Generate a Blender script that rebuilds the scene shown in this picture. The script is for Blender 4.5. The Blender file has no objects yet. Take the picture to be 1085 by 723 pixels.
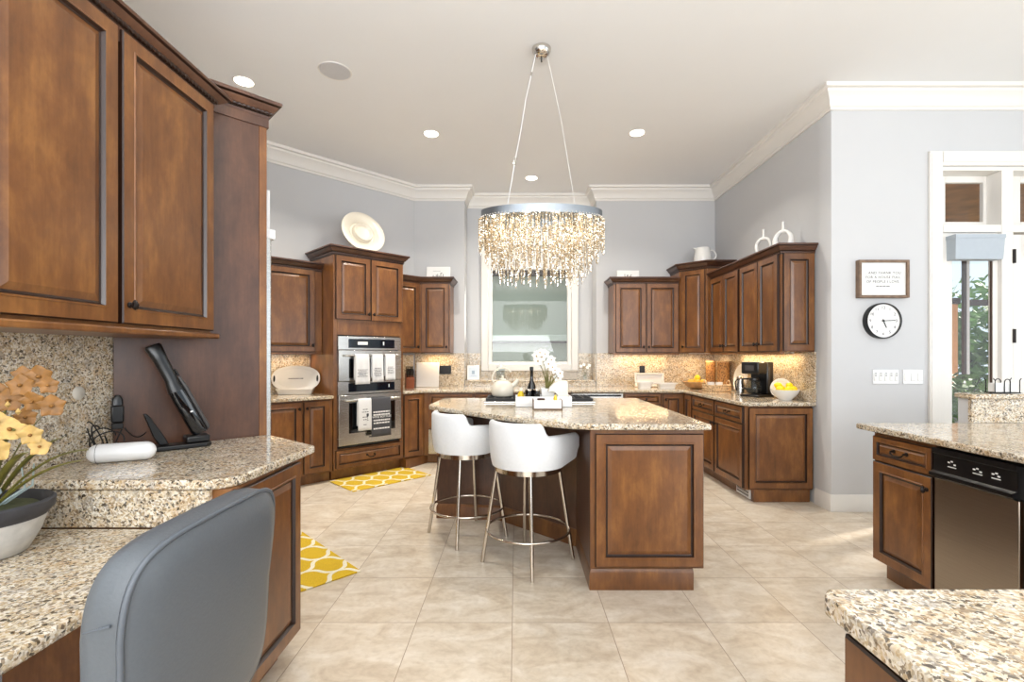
import bpy, bmesh, math, random
from mathutils import Vector, Matrix
R = math.radians
random.seed(7)
scene = bpy.context.scene
COL = scene.collection

# ------------------------------------------------------------------ camera, world, lights, exposure
cam_data = bpy.data.cameras.new('camera')
cam_data.sensor_fit = 'HORIZONTAL'
cam_data.sensor_width = 36.0
cam_data.lens = 507.0 / 1085.0 * 36.0
cam_data.shift_x = -4.5 / 1085.0
cam_data.shift_y = 15.5 / 1085.0
cam_data.clip_start = 0.02
cam = bpy.data.objects.new('camera', cam_data)
cam.location = (0, 0, 1.35)
cam.rotation_euler = (R(90), 0, 0)
COL.objects.link(cam)
scene.camera = cam

world = bpy.data.worlds.new('sky')
scene.world = world
world.use_nodes = True
bg = world.node_tree.nodes['Background']
bg.inputs[0].default_value = (0.74, 0.88, 1.0, 1)
bg.inputs[1].default_value = 0.85

def area_light(name, loc, rot, sx, sy, power, color=(1, 1, 1), spread=None):
    l = bpy.data.lights.new(name, 'AREA')
    l.shape = 'RECTANGLE'; l.size = sx; l.size_y = sy
    l.energy = power; l.color = color
    if spread: l.spread = spread
    o = bpy.data.objects.new(name, l); COL.objects.link(o)
    o.location = loc; o.rotation_euler = rot
    return o

sun_data = bpy.data.lights.new('sun', 'SUN')
sun_data.energy = 5.0; sun_data.angle = R(2); sun_data.color = (1, 0.95, 0.86)
sun = bpy.data.objects.new('sun', sun_data); COL.objects.link(sun)
sun.rotation_euler = (R(-20), R(62), 0)          # from the east (+X), high over the yard

# unseen area lamps added as soft fill behind and right of the camera
area_light('rear_fill_light', (0.8, -3.2, 1.9), (R(90), 0, 0), 6.0, 2.8, 190, (1.0, 0.995, 0.99))
area_light('side_fill_light', (6.3, 0.6, 1.7), (R(90), 0, R(90)), 3.5, 2.4, 44, (0.95, 0.98, 1.0))

# unseen uplight added to brighten the ceiling, standing in for bounced flash
area_light('ceiling_fill_light', (-0.1, -1.4, 1.75), (R(166), 0, 0), 2.4, 2.4, 150, (0.955, 0.98, 1.0))

scene.view_settings.view_transform = 'Standard'
scene.view_settings.look = 'None'
scene.view_settings.gamma = 1.0
scene.view_settings.exposure = 0.46
scene.view_settings.use_curve_mapping = False
scene.cycles.max_bounces = 8
scene.cycles.diffuse_bounces = 5
scene.cycles.glossy_bounces = 4
scene.cycles.transmission_bounces = 6
scene.cycles.transparent_max_bounces = 8
scene.cycles.caustics_reflective = False
scene.cycles.caustics_refractive = False
scene.cycles.sample_clamp_indirect = 6.0

# ------------------------------------------------------------------ materials
def lin(c):
    return tuple((x / 255 / 12.92) if x / 255 <= 0.04045 else ((x / 255 + 0.055) / 1.055) ** 2.4 for x in c)

def rgba(c): return (*lin(c), 1.0)

def new_mat(name):
    m = bpy.data.materials.new(name); m.use_nodes = True
    nt = m.node_tree
    return m, nt, nt.nodes['Principled BSDF']

def plain(name, c, rough=0.5, metal=0.0, var=0.04, scale=30.0, bump=0.0, coat=0.0, spec=0.5, trans=0.0, emit=None, es=0.0):
    m, nt, b = new_mat(name)
    N, L = nt.nodes, nt.links
    tc = N.new('ShaderNodeTexCoord')
    nz = N.new('ShaderNodeTexNoise'); nz.inputs['Scale'].default_value = scale; nz.inputs['Detail'].default_value = 3
    L.new(tc.outputs['Object'], nz.inputs['Vector'])
    rp = N.new('ShaderNodeValToRGB')
    lc = lin(c)
    rp.color_ramp.elements[0].position = 0.3; rp.color_ramp.elements[1].position = 0.7
    rp.color_ramp.elements[0].color = (*[x * (1 - var) for x in lc], 1)
    rp.color_ramp.elements[1].color = (*[min(1, x * (1 + var)) for x in lc], 1)
    L.new(nz.outputs['Fac'], rp.inputs['Fac']); L.new(rp.outputs['Color'], b.inputs['Base Color'])
    b.inputs['Roughness'].default_value = rough; b.inputs['Metallic'].default_value = metal
    b.inputs['Coat Weight'].default_value = coat; b.inputs['Specular IOR Level'].default_value = spec
    b.inputs['Transmission Weight'].default_value = trans
    if bump:
        bp = N.new('ShaderNodeBump'); bp.inputs['Strength'].default_value = bump; bp.inputs['Distance'].default_value = 0.002
        L.new(nz.outputs['Fac'], bp.inputs['Height']); L.new(bp.outputs['Normal'], b.inputs['Normal'])
    if emit:
        b.inputs['Emission Color'].default_value = rgba(emit); b.inputs['Emission Strength'].default_value = es
    return m

def ramp(nt, fac, stops, interp='LINEAR'):
    rp = nt.nodes.new('ShaderNodeValToRGB'); rp.color_ramp.interpolation = interp
    els = rp.color_ramp.elements
    while len(els) < len(stops): els.new(0.5)
    for e, (p, c) in zip(els, stops):
        e.position = p; e.color = rgba(c) if max(c) > 1 else (*c, 1)
    nt.links.new(fac, rp.inputs['Fac'])
    return rp.outputs['Color']

def mix(nt, a, b, fac, mode='MIX'):
    n = nt.nodes.new('ShaderNodeMix'); n.data_type = 'RGBA'; n.blend_type = mode
    if isinstance(fac, (int, float)): n.inputs[0].default_value = fac
    else: nt.links.new(fac, n.inputs[0])
    for sock, v in ((n.inputs[6], a), (n.inputs[7], b)):
        if isinstance(v, tuple): sock.default_value = v
        else: nt.links.new(v, sock)
    return n.outputs[2]

def noise(nt, vec, scale, detail=4, rough=0.55, dist=0.0):
    n = nt.nodes.new('ShaderNodeTexNoise')
    n.inputs['Scale'].default_value = scale; n.inputs['Detail'].default_value = detail
    n.inputs['Roughness'].default_value = rough; n.inputs['Distortion'].default_value = dist
    nt.links.new(vec, n.inputs['Vector'])
    return n.outputs['Fac']

def mathn(nt, op, a, b=None):
    n = nt.nodes.new('ShaderNodeMath'); n.operation = op
    for i, v in enumerate((a, b)):
        if v is None: continue
        if isinstance(v, (int, float)): n.inputs[i].default_value = v
        else: nt.links.new(v, n.inputs[i])
    return n.outputs[0]

def mapping(nt, vec, scale=(1, 1, 1), loc=None, rot=(0, 0, 0)):
    n = nt.nodes.new('ShaderNodeMapping'); n.inputs['Scale'].default_value = scale; n.inputs['Rotation'].default_value = rot
    if loc is not None: nt.links.new(loc, n.inputs['Location'])
    nt.links.new(vec, n.inputs['Vector'])
    return n.outputs['Vector']

def make_wood(name, cols):
    m, nt, b = new_mat(name)
    tc = nt.nodes.new('ShaderNodeTexCoord'); oi = nt.nodes.new('ShaderNodeObjectInfo')
    off = nt.nodes.new('ShaderNodeCombineXYZ')
    r10 = mathn(nt, 'MULTIPLY', oi.outputs['Random'], 17.0)
    for i in range(3): nt.links.new(r10, off.inputs[i])
    v1 = mapping(nt, tc.outputs['Object'], (1, 1, 0.42), off.outputs[0])
    v2 = mapping(nt, tc.outputs['Object'], (1, 1, 0.06), off.outputs[0])
    blotch = noise(nt, v1, 8.5, 8, 0.66, 0.15)
    grain = noise(nt, v2, 90.0, 4, 0.6, 0.2)
    c1 = ramp(nt, blotch, [(0.25, cols[0]), (0.5, cols[1]), (0.75, cols[2])])
    c2 = ramp(nt, grain, [(0.3, (0.72, 0.70, 0.66)), (0.6, (1, 1, 1))])
    col = mix(nt, c1, c2, 0.55, 'MULTIPLY')
    tint = nt.nodes.new('ShaderNodeHueSaturation')
    nt.links.new(col, tint.inputs['Color'])
    nt.links.new(mathn(nt, 'ADD', mathn(nt, 'MULTIPLY', oi.outputs['Random'], 0.16), 0.92), tint.inputs['Value'])
    nt.links.new(tint.outputs['Color'], b.inputs['Base Color'])
    b.inputs['Roughness'].default_value = 0.33
    b.inputs['Coat Weight'].default_value = 0.25; b.inputs['Coat Roughness'].default_value = 0.25
    bp = nt.nodes.new('ShaderNodeBump'); bp.inputs['Strength'].default_value = 0.05; bp.inputs['Distance'].default_value = 0.001
    nt.links.new(grain, bp.inputs['Height']); nt.links.new(bp.outputs['Normal'], b.inputs['Normal'])
    return m

def make_granite():
    m, nt, b = new_mat('speckled_granite')
    tc = nt.nodes.new('ShaderNodeTexCoord'); v = tc.outputs['Object']
    dn = nt.nodes.new('ShaderNodeTexNoise'); dn.inputs['Scale'].default_value = 55.0; dn.inputs['Detail'].default_value = 3
    nt.links.new(v, dn.inputs['Vector'])
    def warp(amount):
        va = nt.nodes.new('ShaderNodeVectorMath'); va.operation = 'MULTIPLY_ADD'
        nt.links.new(dn.outputs['Color'], va.inputs[0]); va.inputs[1].default_value = (amount,)*3; nt.links.new(v, va.inputs[2])
        return va.outputs[0]
    def cells(vec, scale):
        vo = nt.nodes.new('ShaderNodeTexVoronoi'); vo.inputs['Scale'].default_value = scale
        nt.links.new(vec, vo.inputs['Vector'])
        s = nt.nodes.new('ShaderNodeSeparateColor'); nt.links.new(vo.outputs['Color'], s.inputs[0])
        return s.outputs[0], s.outputs[1]
    a1, a2 = cells(warp(.020), 165.0)
    low = noise(nt, v, 9.0, 3, 0.6, 0.4)
    pick = mathn(nt, 'ADD', mathn(nt, 'MULTIPLY', a1, 0.8), mathn(nt, 'MULTIPLY', mathn(nt, 'SUBTRACT', low, 0.5), 0.55))
    base = ramp(nt, pick, [(0.0, (110, 94, 78)), (0.08, (150, 138, 122)), (0.20, (184, 162, 128)), (0.32, (204, 188, 160)), (0.44, (216, 205, 183)), (0.62, (224, 216, 201)), (0.84, (232, 227, 218))])
    pg = noise(nt, v, 16.0, 3, 0.6, 0.5)
    base = mix(nt, base, rgba((186, 146, 92)), mathn(nt, 'MULTIPLY', ramp(nt, pg, [(0.5, (0, 0, 0)), (0.66, (1, 1, 1))]), 0.42))
    pq = noise(nt, mapping(nt, v, (1, 1, 1), None, (0.7, 0.2, 0.4)), 24.0, 3, 0.6, 0.5)
    base = mix(nt, base, rgba((150, 144, 138)), mathn(nt, 'MULTIPLY', ramp(nt, pq, [(0.55, (0, 0, 0)), (0.66, (1, 1, 1))]), 0.55))
    b1, b2 = cells(warp(.016), 190.0)
    med = ramp(nt, b1, [(0.0, (1, 1, 1)), (0.14, (1, 1, 1)), (0.19, (0, 0, 0))])
    g = mix(nt, base, rgba((126, 112, 96)), mathn(nt, 'MULTIPLY', med, 0.45))
    c1, c2 = cells(warp(.016), 128.0)
    msk = ramp(nt, mathn(nt, 'ADD', c1, mathn(nt, 'MULTIPLY', mathn(nt, 'SUBTRACT', 0.5, low), 0.16)), [(0.0, (1, 1, 1)), (0.075, (1, 1, 1)), (0.11, (0, 0, 0))])
    k = mix(nt, g, rgba((36, 28, 24)), mathn(nt, 'MULTIPLY', msk, 0.78))
    fine = noise(nt, v, 160.0, 3, 0.6)
    k2 = mix(nt, k, ramp(nt, fine, [(0.35, (0.74, 0.70, 0.64)), (0.6, (1, 1, 1))]), 0.5, 'MULTIPLY')
    nt.links.new(k2, b.inputs['Base Color'])
    b.inputs['Roughness'].default_value = 0.10
    return m

def make_tile():
    m, nt, b = new_mat('travertine_tile')
    g = nt.nodes.new('ShaderNodeNewGeometry')
    pos = g.outputs['Position']
    S = 0.486
    sep = nt.nodes.new('ShaderNodeSeparateXYZ'); nt.links.new(pos, sep.inputs[0])
    u = mathn(nt, 'DIVIDE', mathn(nt, 'ADD', sep.outputs[0], 0.02), S)
    w = mathn(nt, 'DIVIDE', mathn(nt, 'SUBTRACT', sep.outputs[1], 2.905), S)
    def edge(x):
        f = mathn(nt, 'FRACT', x)
        d = mathn(nt, 'ABSOLUTE', mathn(nt, 'SUBTRACT', f, 0.5))
        return mathn(nt, 'GREATER_THAN', d, 0.5 - 0.0042)
    grout = mathn(nt, 'MAXIMUM', edge(u), edge(w))
    cb = nt.nodes.new('ShaderNodeCombineXYZ')
    nt.links.new(mathn(nt, 'FLOOR', u), cb.inputs[0]); nt.links.new(mathn(nt, 'FLOOR', w), cb.inputs[1])
    wn = nt.nodes.new('ShaderNodeTexWhiteNoise'); wn.noise_dimensions = '3D'; nt.links.new(cb.outputs[0], wn.inputs['Vector'])
    va = nt.nodes.new('ShaderNodeVectorMath'); va.operation = 'MULTIPLY_ADD'
    nt.links.new(wn.outputs['Color'], va.inputs[0]); va.inputs[1].default_value = (9, 9, 9); nt.links.new(pos, va.inputs[2])
    v = va.outputs[0]
    n1 = noise(nt, mapping(nt, v, (1, 1.8, 1)), 4.5, 7, 0.62, 0.7)
    c1 = ramp(nt, n1, [(0.28, (188, 170, 148)), (0.45, (208, 194, 174)), (0.6, (220, 209, 193)), (0.78, (230, 222, 210))])
    n2 = noise(nt, v, 30.0, 5, 0.6, 0.2)
    c2 = mix(nt, c1, ramp(nt, n2, [(0.3, (0.80, 0.77, 0.73)), (0.55, (1, 1, 1))]), 0.6, 'MULTIPLY')
    hs = nt.nodes.new('ShaderNodeHueSaturation'); nt.links.new(c2, hs.inputs['Color'])
    nt.links.new(mathn(nt, 'ADD', mathn(nt, 'MULTIPLY', wn.outputs['Value'], 0.12), 0.94), hs.inputs['Value'])
    col = mix(nt, hs.outputs['Color'], rgba((150, 128, 106)), mathn(nt, 'MULTIPLY', grout, 0.85))
    nt.links.new(col, b.inputs['Base Color'])
    b.inputs['Roughness'].default_value = 0.28
    return m

def make_rug():
    m, nt, b = new_mat('trellis_rug')
    tc = nt.nodes.new('ShaderNodeTexCoord')
    sep = nt.nodes.new('ShaderNodeSeparateXYZ'); nt.links.new(tc.outputs['Object'], sep.inputs[0])
    px, py = mathn(nt, 'DIVIDE', sep.outputs[0], 0.31), mathn(nt, 'DIVIDE', sep.outputs[1], 0.25)
    # stepped diagonals make the quatrefoil trellis
    wob = mathn(nt, 'MULTIPLY', mathn(nt, 'SINE', mathn(nt, 'MULTIPLY', mathn(nt, 'SUBTRACT', px, py), 2 * math.pi)), 0.085)
    wob2 = mathn(nt, 'MULTIPLY', mathn(nt, 'SINE', mathn(nt, 'MULTIPLY', mathn(nt, 'ADD', px, py), 2 * math.pi)), 0.085)
    def line(a):
        f = mathn(nt, 'ABSOLUTE', mathn(nt, 'SUBTRACT', mathn(nt, 'FRACT', a), 0.5))
        return mathn(nt, 'LESS_THAN', f, 0.066)
    msk = mathn(nt, 'MAXIMUM', line(mathn(nt, 'ADD', mathn(nt, 'ADD', px, py), wob)), line(mathn(nt, 'ADD', mathn(nt, 'SUBTRACT', px, py), wob2)))
    nz = noise(nt, tc.outputs['Object'], 220.0, 2)
    yel = ramp(nt, nz, [(0.3, (186, 150, 18)), (0.7, (222, 186, 40))])
    wht = ramp(nt, nz, [(0.3, (212, 204, 176)), (0.7, (240, 234, 214))])
    nt.links.new(mix(nt, yel, wht, msk), b.inputs['Base Color'])
    b.inputs['Roughness'].default_value = 0.95
    bp = nt.nodes.new('ShaderNodeBump'); bp.inputs['Strength'].default_value = 0.6; bp.inputs['Distance'].default_value = 0.003
    nt.links.new(nz, bp.inputs['Height']); nt.links.new(bp.outputs['Normal'], b.inputs['Normal'])
    return m

def make_steel(name, c=(200, 198, 194), rough=0.26, axis=0):
    m, nt, b = new_mat(name)
    tc = nt.nodes.new('ShaderNodeTexCoord')
    sc = [2, 2, 2]; sc = (2, 2, 240)
    n = noise(nt, mapping(nt, tc.outputs['Object'], sc), 3.0, 2)
    nt.links.new(ramp(nt, n, [(0.3, tuple(x * 0.93 for x in c)), (0.7, c)]), b.inputs['Base Color'])
    b.inputs['Metallic'].default_value = 1.0
    nt.links.new(mathn(nt, 'ADD', mathn(nt, 'MULTIPLY', n, 0.08), rough - 0.04), b.inputs['Roughness'])
    return m

def make_glass(name, tint=(255, 255, 255)):
    m, nt, b = new_mat(name)
    N, L = nt.nodes, nt.links
    tr = N.new('ShaderNodeBsdfTransparent'); tr.inputs[0].default_value = rgba(tint)
    gl = N.new('ShaderNodeBsdfGlossy'); gl.inputs['Roughness'].default_value = 0.01
    lw = N.new('ShaderNodeLayerWeight'); lw.inputs['Blend'].default_value = 0.5
    fr = mathn(nt, 'ADD', mathn(nt, 'MULTIPLY', mathn(nt, 'POWER', lw.outputs['Facing'], 5.0), 0.9), 0.022)
    mx = N.new('ShaderNodeMixShader')
    L.new(fr, mx.inputs[0]); L.new(tr.outputs[0], mx.inputs[1]); L.new(gl.outputs[0], mx.inputs[2])
    L.new(mx.outputs[0], N['Material Output'].inputs[0])
    return m

def make_crystal():
    m, nt, b = new_mat('crystal')
    N, L = nt.nodes, nt.links
    gl = N.new('ShaderNodeBsdfGlossy'); gl.inputs['Color'].default_value = rgba((250, 246, 238)); gl.inputs['Roughness'].default_value = 0.04
    tl = N.new('ShaderNodeBsdfTranslucent'); tl.inputs[0].default_value = rgba((250, 234, 206))
    tp = N.new('ShaderNodeBsdfTransparent'); tp.inputs[0].default_value = rgba((250, 244, 232))
    m1 = N.new('ShaderNodeMixShader'); m1.inputs[0].default_value = 0.42
    L.new(gl.outputs[0], m1.inputs[1]); L.new(tl.outputs[0], m1.inputs[2])
    m2 = N.new('ShaderNodeMixShader'); m2.inputs[0].default_value = 0.34
    L.new(m1.outputs[0], m2.inputs[1]); L.new(tp.outputs[0], m2.inputs[2])
    L.new(m2.outputs[0], N['Material Output'].inputs[0])
    return m

def make_weave(name, c1, c2, sc=70):
    m, nt, b = new_mat(name)
    tc = nt.nodes.new('ShaderNodeTexCoord')
    vo = nt.nodes.new('ShaderNodeTexVoronoi'); vo.inputs['Scale'].default_value = sc
    nt.links.new(mapping(nt, tc.outputs['Object'], (1, 1, 0.5)), vo.inputs['Vector'])
    nt.links.new(ramp(nt, vo.outputs['Distance'], [(0.1, c1), (0.6, c2)]), b.inputs['Base Color'])
    b.inputs['Roughness'].default_value = 0.7
    return m

WOOD = make_wood('stained_maple', ((84, 50, 24), (115, 72, 36), (148, 100, 51)))
DARKWOOD = make_wood('dark_toned_wood', ((62, 38, 27), (82, 52, 36), (104, 68, 47)))   # darker wood tone for flat panels, friezes and crowns
GLAZE = plain('dark_glaze', (40, 22, 13), 0.35, var=0.15)
GRANITE = make_granite()
TILE = make_tile()
RUG = make_rug()
STEEL = make_steel('brushed_steel')
STEEL_D = make_steel('brushed_steel_warm', (176, 164, 150), 0.30)
BANDM = plain('brushed_chrome_band', (150, 157, 165), 0.3, 1.0, 0.05)
CHROME = plain('polished_chrome', (214, 210, 204), 0.08, 1.0, 0.01)
NICKEL = plain('polished_nickel', (206, 196, 184), 0.14, 1.0, 0.01)
BRONZE = plain('oil_rubbed_bronze', (34, 26, 22), 0.38, 0.6, 0.1)
WALLP = plain('wall_paint', (196, 197, 199), 0.85, var=0.008, scale=3)
CEILP = plain('ceiling_paint', (231, 232, 233), 0.9, var=0.005, scale=3)
TRIMP = plain('trim_paint', (226, 223, 218), 0.45, var=0.006, scale=5)
WHITE = plain('white_ceramic', (226, 225, 222), 0.22, var=0.01, coat=0.3)
CREAM = plain('cream_enamel', (222, 215, 200), 0.25, var=0.01, coat=0.4)
LEATHER = plain('white_leather', (224, 226, 228), 0.45, var=0.02, scale=60, bump=0.12)
GREYL = plain('grey_leather', (84, 89, 94), 0.42, var=0.04, scale=180, bump=0.18)
PIPING = plain('grey_piping', (84, 90, 97), 0.45, var=0.04)
BLACK = plain('black_plastic', (16, 16, 17), 0.28, var=0.1)
BLACKM = plain('black_matte', (24, 23, 23), 0.6, var=0.1)
DGREY = plain('dark_grey_plastic', (64, 62, 62), 0.4, var=0.06)
BGLASS = plain('black_glass', (8, 9, 12), 0.05, var=0.05, coat=0.5)
WPLAST = plain('white_plastic', (228, 229, 230), 0.35, var=0.01)
CLOTHW = plain('white_cotton', (222, 222, 222), 0.9, var=0.02, scale=120, bump=0.2)
CLOTHG = plain('charcoal_cotton', (70, 70, 74), 0.9, var=0.06, scale=120, bump=0.2)
PAPER = plain('white_paper', (226, 226, 224), 0.8, var=0.01)
INK = plain('grey_ink', (64, 64, 68), 0.7, var=0.02)
INKW = plain('white_ink', (226, 226, 224), 0.7, var=0.02)
FRAMEW = plain('weathered_wood', (120, 98, 80), 0.65, var=0.22, scale=25)
LEMON = plain('lemon_skin', (246, 214, 26), 0.4, var=0.06, scale=90, bump=0.1)
ORANGE = plain('orange_skin', (232, 176, 62), 0.4, var=0.06, scale=90, bump=0.1)
BOWLW = plain('carved_wood_bowl', (176, 134, 88), 0.5, var=0.25, scale=18)
WICKER = make_weave('wicker', (70, 46, 26), (188, 138, 84))
BASKET = make_weave('pale_basket', (120, 90, 60), (222, 190, 148), 90)
LEAF = plain('leaf_green', (104, 100, 44), 0.45, var=0.3, scale=14)
LEAFD = plain('dark_leaf', (44, 54, 24), 0.5, var=0.3, scale=14)
TWIG = plain('pale_blue_root', (168, 184, 184), 0.6, var=0.1)
PETALY = plain('yellow_petal', (178, 146, 84), 0.55, var=0.22, scale=40)
PETALO = plain('amber_petal', (132, 90, 38), 0.55, var=0.25, scale=40)
PETALW = plain('white_petal', (246, 245, 240), 0.55, var=0.02)
MOSS = plain('moss', (66, 70, 44), 0.9, var=0.3, scale=60, bump=0.6)
CLAYW = plain('whitewashed_clay', (186, 184, 180), 0.7, var=0.16, scale=22, bump=0.3)
CLAYD = plain('charcoal_clay', (52, 52, 56), 0.6, var=0.2, scale=22, bump=0.3)
GLASS = make_glass('window_glass')
CLEAR = make_glass('clear_glass', (244, 248, 250))
CRYSTAL = make_crystal()
BULB = plain('lit_led', (255, 240, 210), 0.5, emit=(255, 236, 205), es=5.0)
LAMP = plain('lit_downlight', (255, 250, 240), 0.5, emit=(255, 246, 232), es=9.0)
SHADE = plain('blue_grey_shade_fabric', (172, 181, 190), 0.8, var=0.02)
BLIND = plain('roller_blind_fabric', (206, 206, 206), 0.9, var=0.02)
BLKDISP = plain('oven_display', (10, 22, 34), 0.06, var=0.2, scale=8, coat=0.5)
STUCCO_O = plain('orange_stucco', (244, 182, 128), 0.9, var=0.06, scale=20, bump=0.3)
STUCCO_G = plain('grey_green_stucco', (186, 192, 172), 0.9, var=0.03, scale=40, bump=0.2)
LEDGE_G = plain('pale_ledge', (214, 224, 206), 0.8, var=0.02)
SOFFIT = plain('stained_soffit_planks', (150, 102, 60), 0.5, var=0.35, scale=4)
BROWNP = plain('brown_frame_paint', (74, 54, 42), 0.5, var=0.1)
KERB = plain('outdoor_paving', (168, 158, 146), 0.9, var=0.1, scale=5)
FOLI = plain('sunlit_foliage', (104, 138, 62), 0.6, var=0.5, scale=5)
BARK = plain('bark', (86, 68, 52), 0.9, var=0.2)
COPPER = plain('amber_soap', (222, 190, 40), 0.2, var=0.05)
STONE = plain('grey_stone_box', (176, 170, 162), 0.8, var=0.15, scale=60, bump=0.4)
KNIFEW = plain('knife_block_wood', (128, 66, 34), 0.45, var=0.15, scale=14)
CABLE = plain('black_cable', (18, 18, 19), 0.5)

# ------------------------------------------------------------------ mesh helpers
class MB:
    def __init__(s): s.v, s.f, s.m = [], [], []
    def add(s, vs, fs, m=0, M=None):
        o = len(s.v)
        s.v += [tuple(M @ Vector(p)) if M else tuple(p) for p in vs]
        for f in fs: s.f.append(tuple(o + i for i in f)); s.m.append(m)
        return s
    def box(s, x0, x1, y0, y1, z0, z1, m=0, M=None):
        vs = [(x0,y0,z0),(x1,y0,z0),(x1,y1,z0),(x0,y1,z0),(x0,y0,z1),(x1,y0,z1),(x1,y1,z1),(x0,y1,z1)]
        return s.add(vs, [(3,2,1,0),(4,5,6,7),(0,1,5,4),(1,2,6,5),(2,3,7,6),(3,0,4,7)], m, M)
    def prism(s, poly, z0, z1, m=0, M=None):
        n = len(poly)
        if sum(poly[i][0]*poly[(i+1)%n][1]-poly[(i+1)%n][0]*poly[i][1] for i in range(n)) < 0: poly = poly[::-1]
        vs = [(x,y,z0) for x,y in poly] + [(x,y,z1) for x,y in poly]
        fs = [tuple(range(n))[::-1], tuple(range(n,2*n))] + [(i,(i+1)%n,n+(i+1)%n,n+i) for i in range(n)]
        return s.add(vs, fs, m, M)
    def rings(s, rs, m=0, closed=True, cap0=True, cap1=True, M=None, mats=None):
        n = len(rs[0]); vs = [p for r in rs for p in r]; o = len(s.v)
        s.v += [tuple(M @ Vector(p)) if M else tuple(p) for p in vs]
        for k in range(len(rs)-1):
            mm = mats[k] if mats else m
            for i in range(n if closed else n-1):
                j = (i+1) % n
                s.f.append((o+k*n+i, o+k*n+j, o+(k+1)*n+j, o+(k+1)*n+i)); s.m.append(mm)
        if cap0: s.f.append(tuple(o+i for i in range(n))[::-1]); s.m.append(mats[0] if mats else m)
        if cap1: s.f.append(tuple(o+(len(rs)-1)*n+i for i in range(n))); s.m.append(mats[-1] if mats else m)
        return s
    def lathe(s, prof, seg=24, m=0, c=(0,0,0), M=None, cap0=True, cap1=True, mats=None, sx=1, sy=1):
        rs = [[(c[0]+max(r,1e-4)*sx*math.cos(2*math.pi*i/seg), c[1]+max(r,1e-4)*sy*math.sin(2*math.pi*i/seg), c[2]+z) for i in range(seg)] for r, z in prof]
        return s.rings(rs, m, True, cap0, cap1, M, mats)
    def tube(s, pts, r, seg=8, m=0, M=None, caps=True):
        pts = [Vector(p) for p in pts]; n = len(pts); rs = []
        up = None
        for i, p in enumerate(pts):
            t = (pts[min(i+1,n-1)] - pts[max(i-1,0)]).normalized()
            if up is None:
                up = t.orthogonal().normalized()
            up = (up - t*up.dot(t)).normalized() if (up - t*up.dot(t)).length > 1e-6 else t.orthogonal().normalized()
            w = t.cross(up); rr = r[i] if isinstance(r, (list, tuple)) else r
            rs.append([tuple(p + (up*math.cos(2*math.pi*k/seg) + w*math.sin(2*math.pi*k/seg))*rr) for k in range(seg)])
        return s.rings(rs, m, True, caps, caps, M)
    def loop(s, pts, r, seg=8, m=0, M=None):
        pts = [Vector(p) for p in pts]; n = len(pts); rs = []
        c = sum(pts, Vector())/n
        for i, p in enumerate(pts):
            t = (pts[(i+1)%n] - pts[i-1]).normalized()
            nn = (p - c); nn = (nn - t*nn.dot(t)).normalized(); w = t.cross(nn)
            rs.append([tuple(p + (nn*math.cos(2*math.pi*k/seg) + w*math.sin(2*math.pi*k/seg))*r) for k in range(seg)])
        rs.append(rs[0])
        return s.rings(rs, m, True, False, False, M)
    def sweep(s, path, prof, m=0, pre=None, post=None, M=None, mats=None):
        # path: 2D points, outward = right-hand side of travel; prof: closed loop of (out, z)
        P = [Vector((p[0], p[1])) for p in path]; n = len(P)
        def nrm(a, b): d = (b-a).normalized(); return Vector((d.y, -d.x))
        rs = []
        for i in range(n):
            a = nrm(P[i-1], P[i]) if i > 0 else (nrm(Vector(pre), P[0]) if pre else None)
            b = nrm(P[i], P[i+1]) if i < n-1 else (nrm(P[n-1], Vector(post)) if post else None)
            if a is None: mt = b
            elif b is None: mt = a
            else: mt = (a+b) / (1 + a.dot(b))
            rs.append([(P[i].x + mt.x*o, P[i].y + mt.y*o, z) for o, z in prof])
        return s.rings(rs, m, True, True, True, M)
    def build(s, name, mats, parent=None, bevel=0, seg=2, smooth=35, subsurf=0, loc=None, rot=None):
        me = bpy.data.meshes.new(name)
        me.from_pydata(s.v, [], s.f)
        for mt in (mats if isinstance(mats, (list, tuple)) else [mats]): me.materials.append(mt)
        me.polygons.foreach_set('material_index', s.m)
        bm = bmesh.new(); bm.from_mesh(me)
        bmesh.ops.recalc_face_normals(bm, faces=bm.faces); bm.to_mesh(me); bm.free()
        if smooth:
            me.polygons.foreach_set('use_smooth', [True]*len(me.polygons))
            me.set_sharp_from_angle(angle=R(smooth))
        o = bpy.data.objects.new(name, me); COL.objects.link(o)
        if parent: o.parent = parent
        if loc: o.location = loc
        if rot: o.rotation_euler = rot
        if bevel:
            b = o.modifiers.new('edge', 'BEVEL'); b.width = bevel; b.segments = seg; b.limit_method = 'ANGLE'; b.angle_limit = R(40)
        if subsurf:
            b = o.modifiers.new('soft', 'SUBSURF'); b.levels = subsurf; b.render_levels = subsurf
        return o

def tag(o, label, cat, group=None):
    o['label'] = label; o['category'] = cat
    if group: o['group'] = group
    return o

def thing(name, label, cat, loc=(0,0,0), rz=0.0, group=None):
    o = bpy.data.objects.new(name, None); COL.objects.link(o)
    o.location = loc; o.rotation_euler = (0, 0, rz); o.empty_display_size = 0.1
    return tag(o, label, cat, group)

def struct(o): o['kind'] = 'structure'; return o

def copy_thing(src, loc, rz, label):
    c = src.copy(); COL.objects.link(c); c.location = loc; c.rotation_euler = (0, 0, rz); c['label'] = label
    def kids(a, b):
        for ch in a.children:
            d = ch.copy(); COL.objects.link(d); d.parent = b; kids(ch, d)
    kids(src, c)
    return c

def MR(rz, loc=(0,0,0)): return Matrix.Translation(loc) @ Matrix.Rotation(rz, 4, 'Z')

def to_local(poly, loc, rz):
    Mi = MR(rz, (loc[0], loc[1], 0)).inverted()
    return [tuple((Mi @ Vector((x, y, 0))).xy) for x, y in poly]

def P(p, q): return ((p-q)/2, (p+q)/2)        # p = X+Y, q = Y-X : frame of the 45-degree wall

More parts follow.
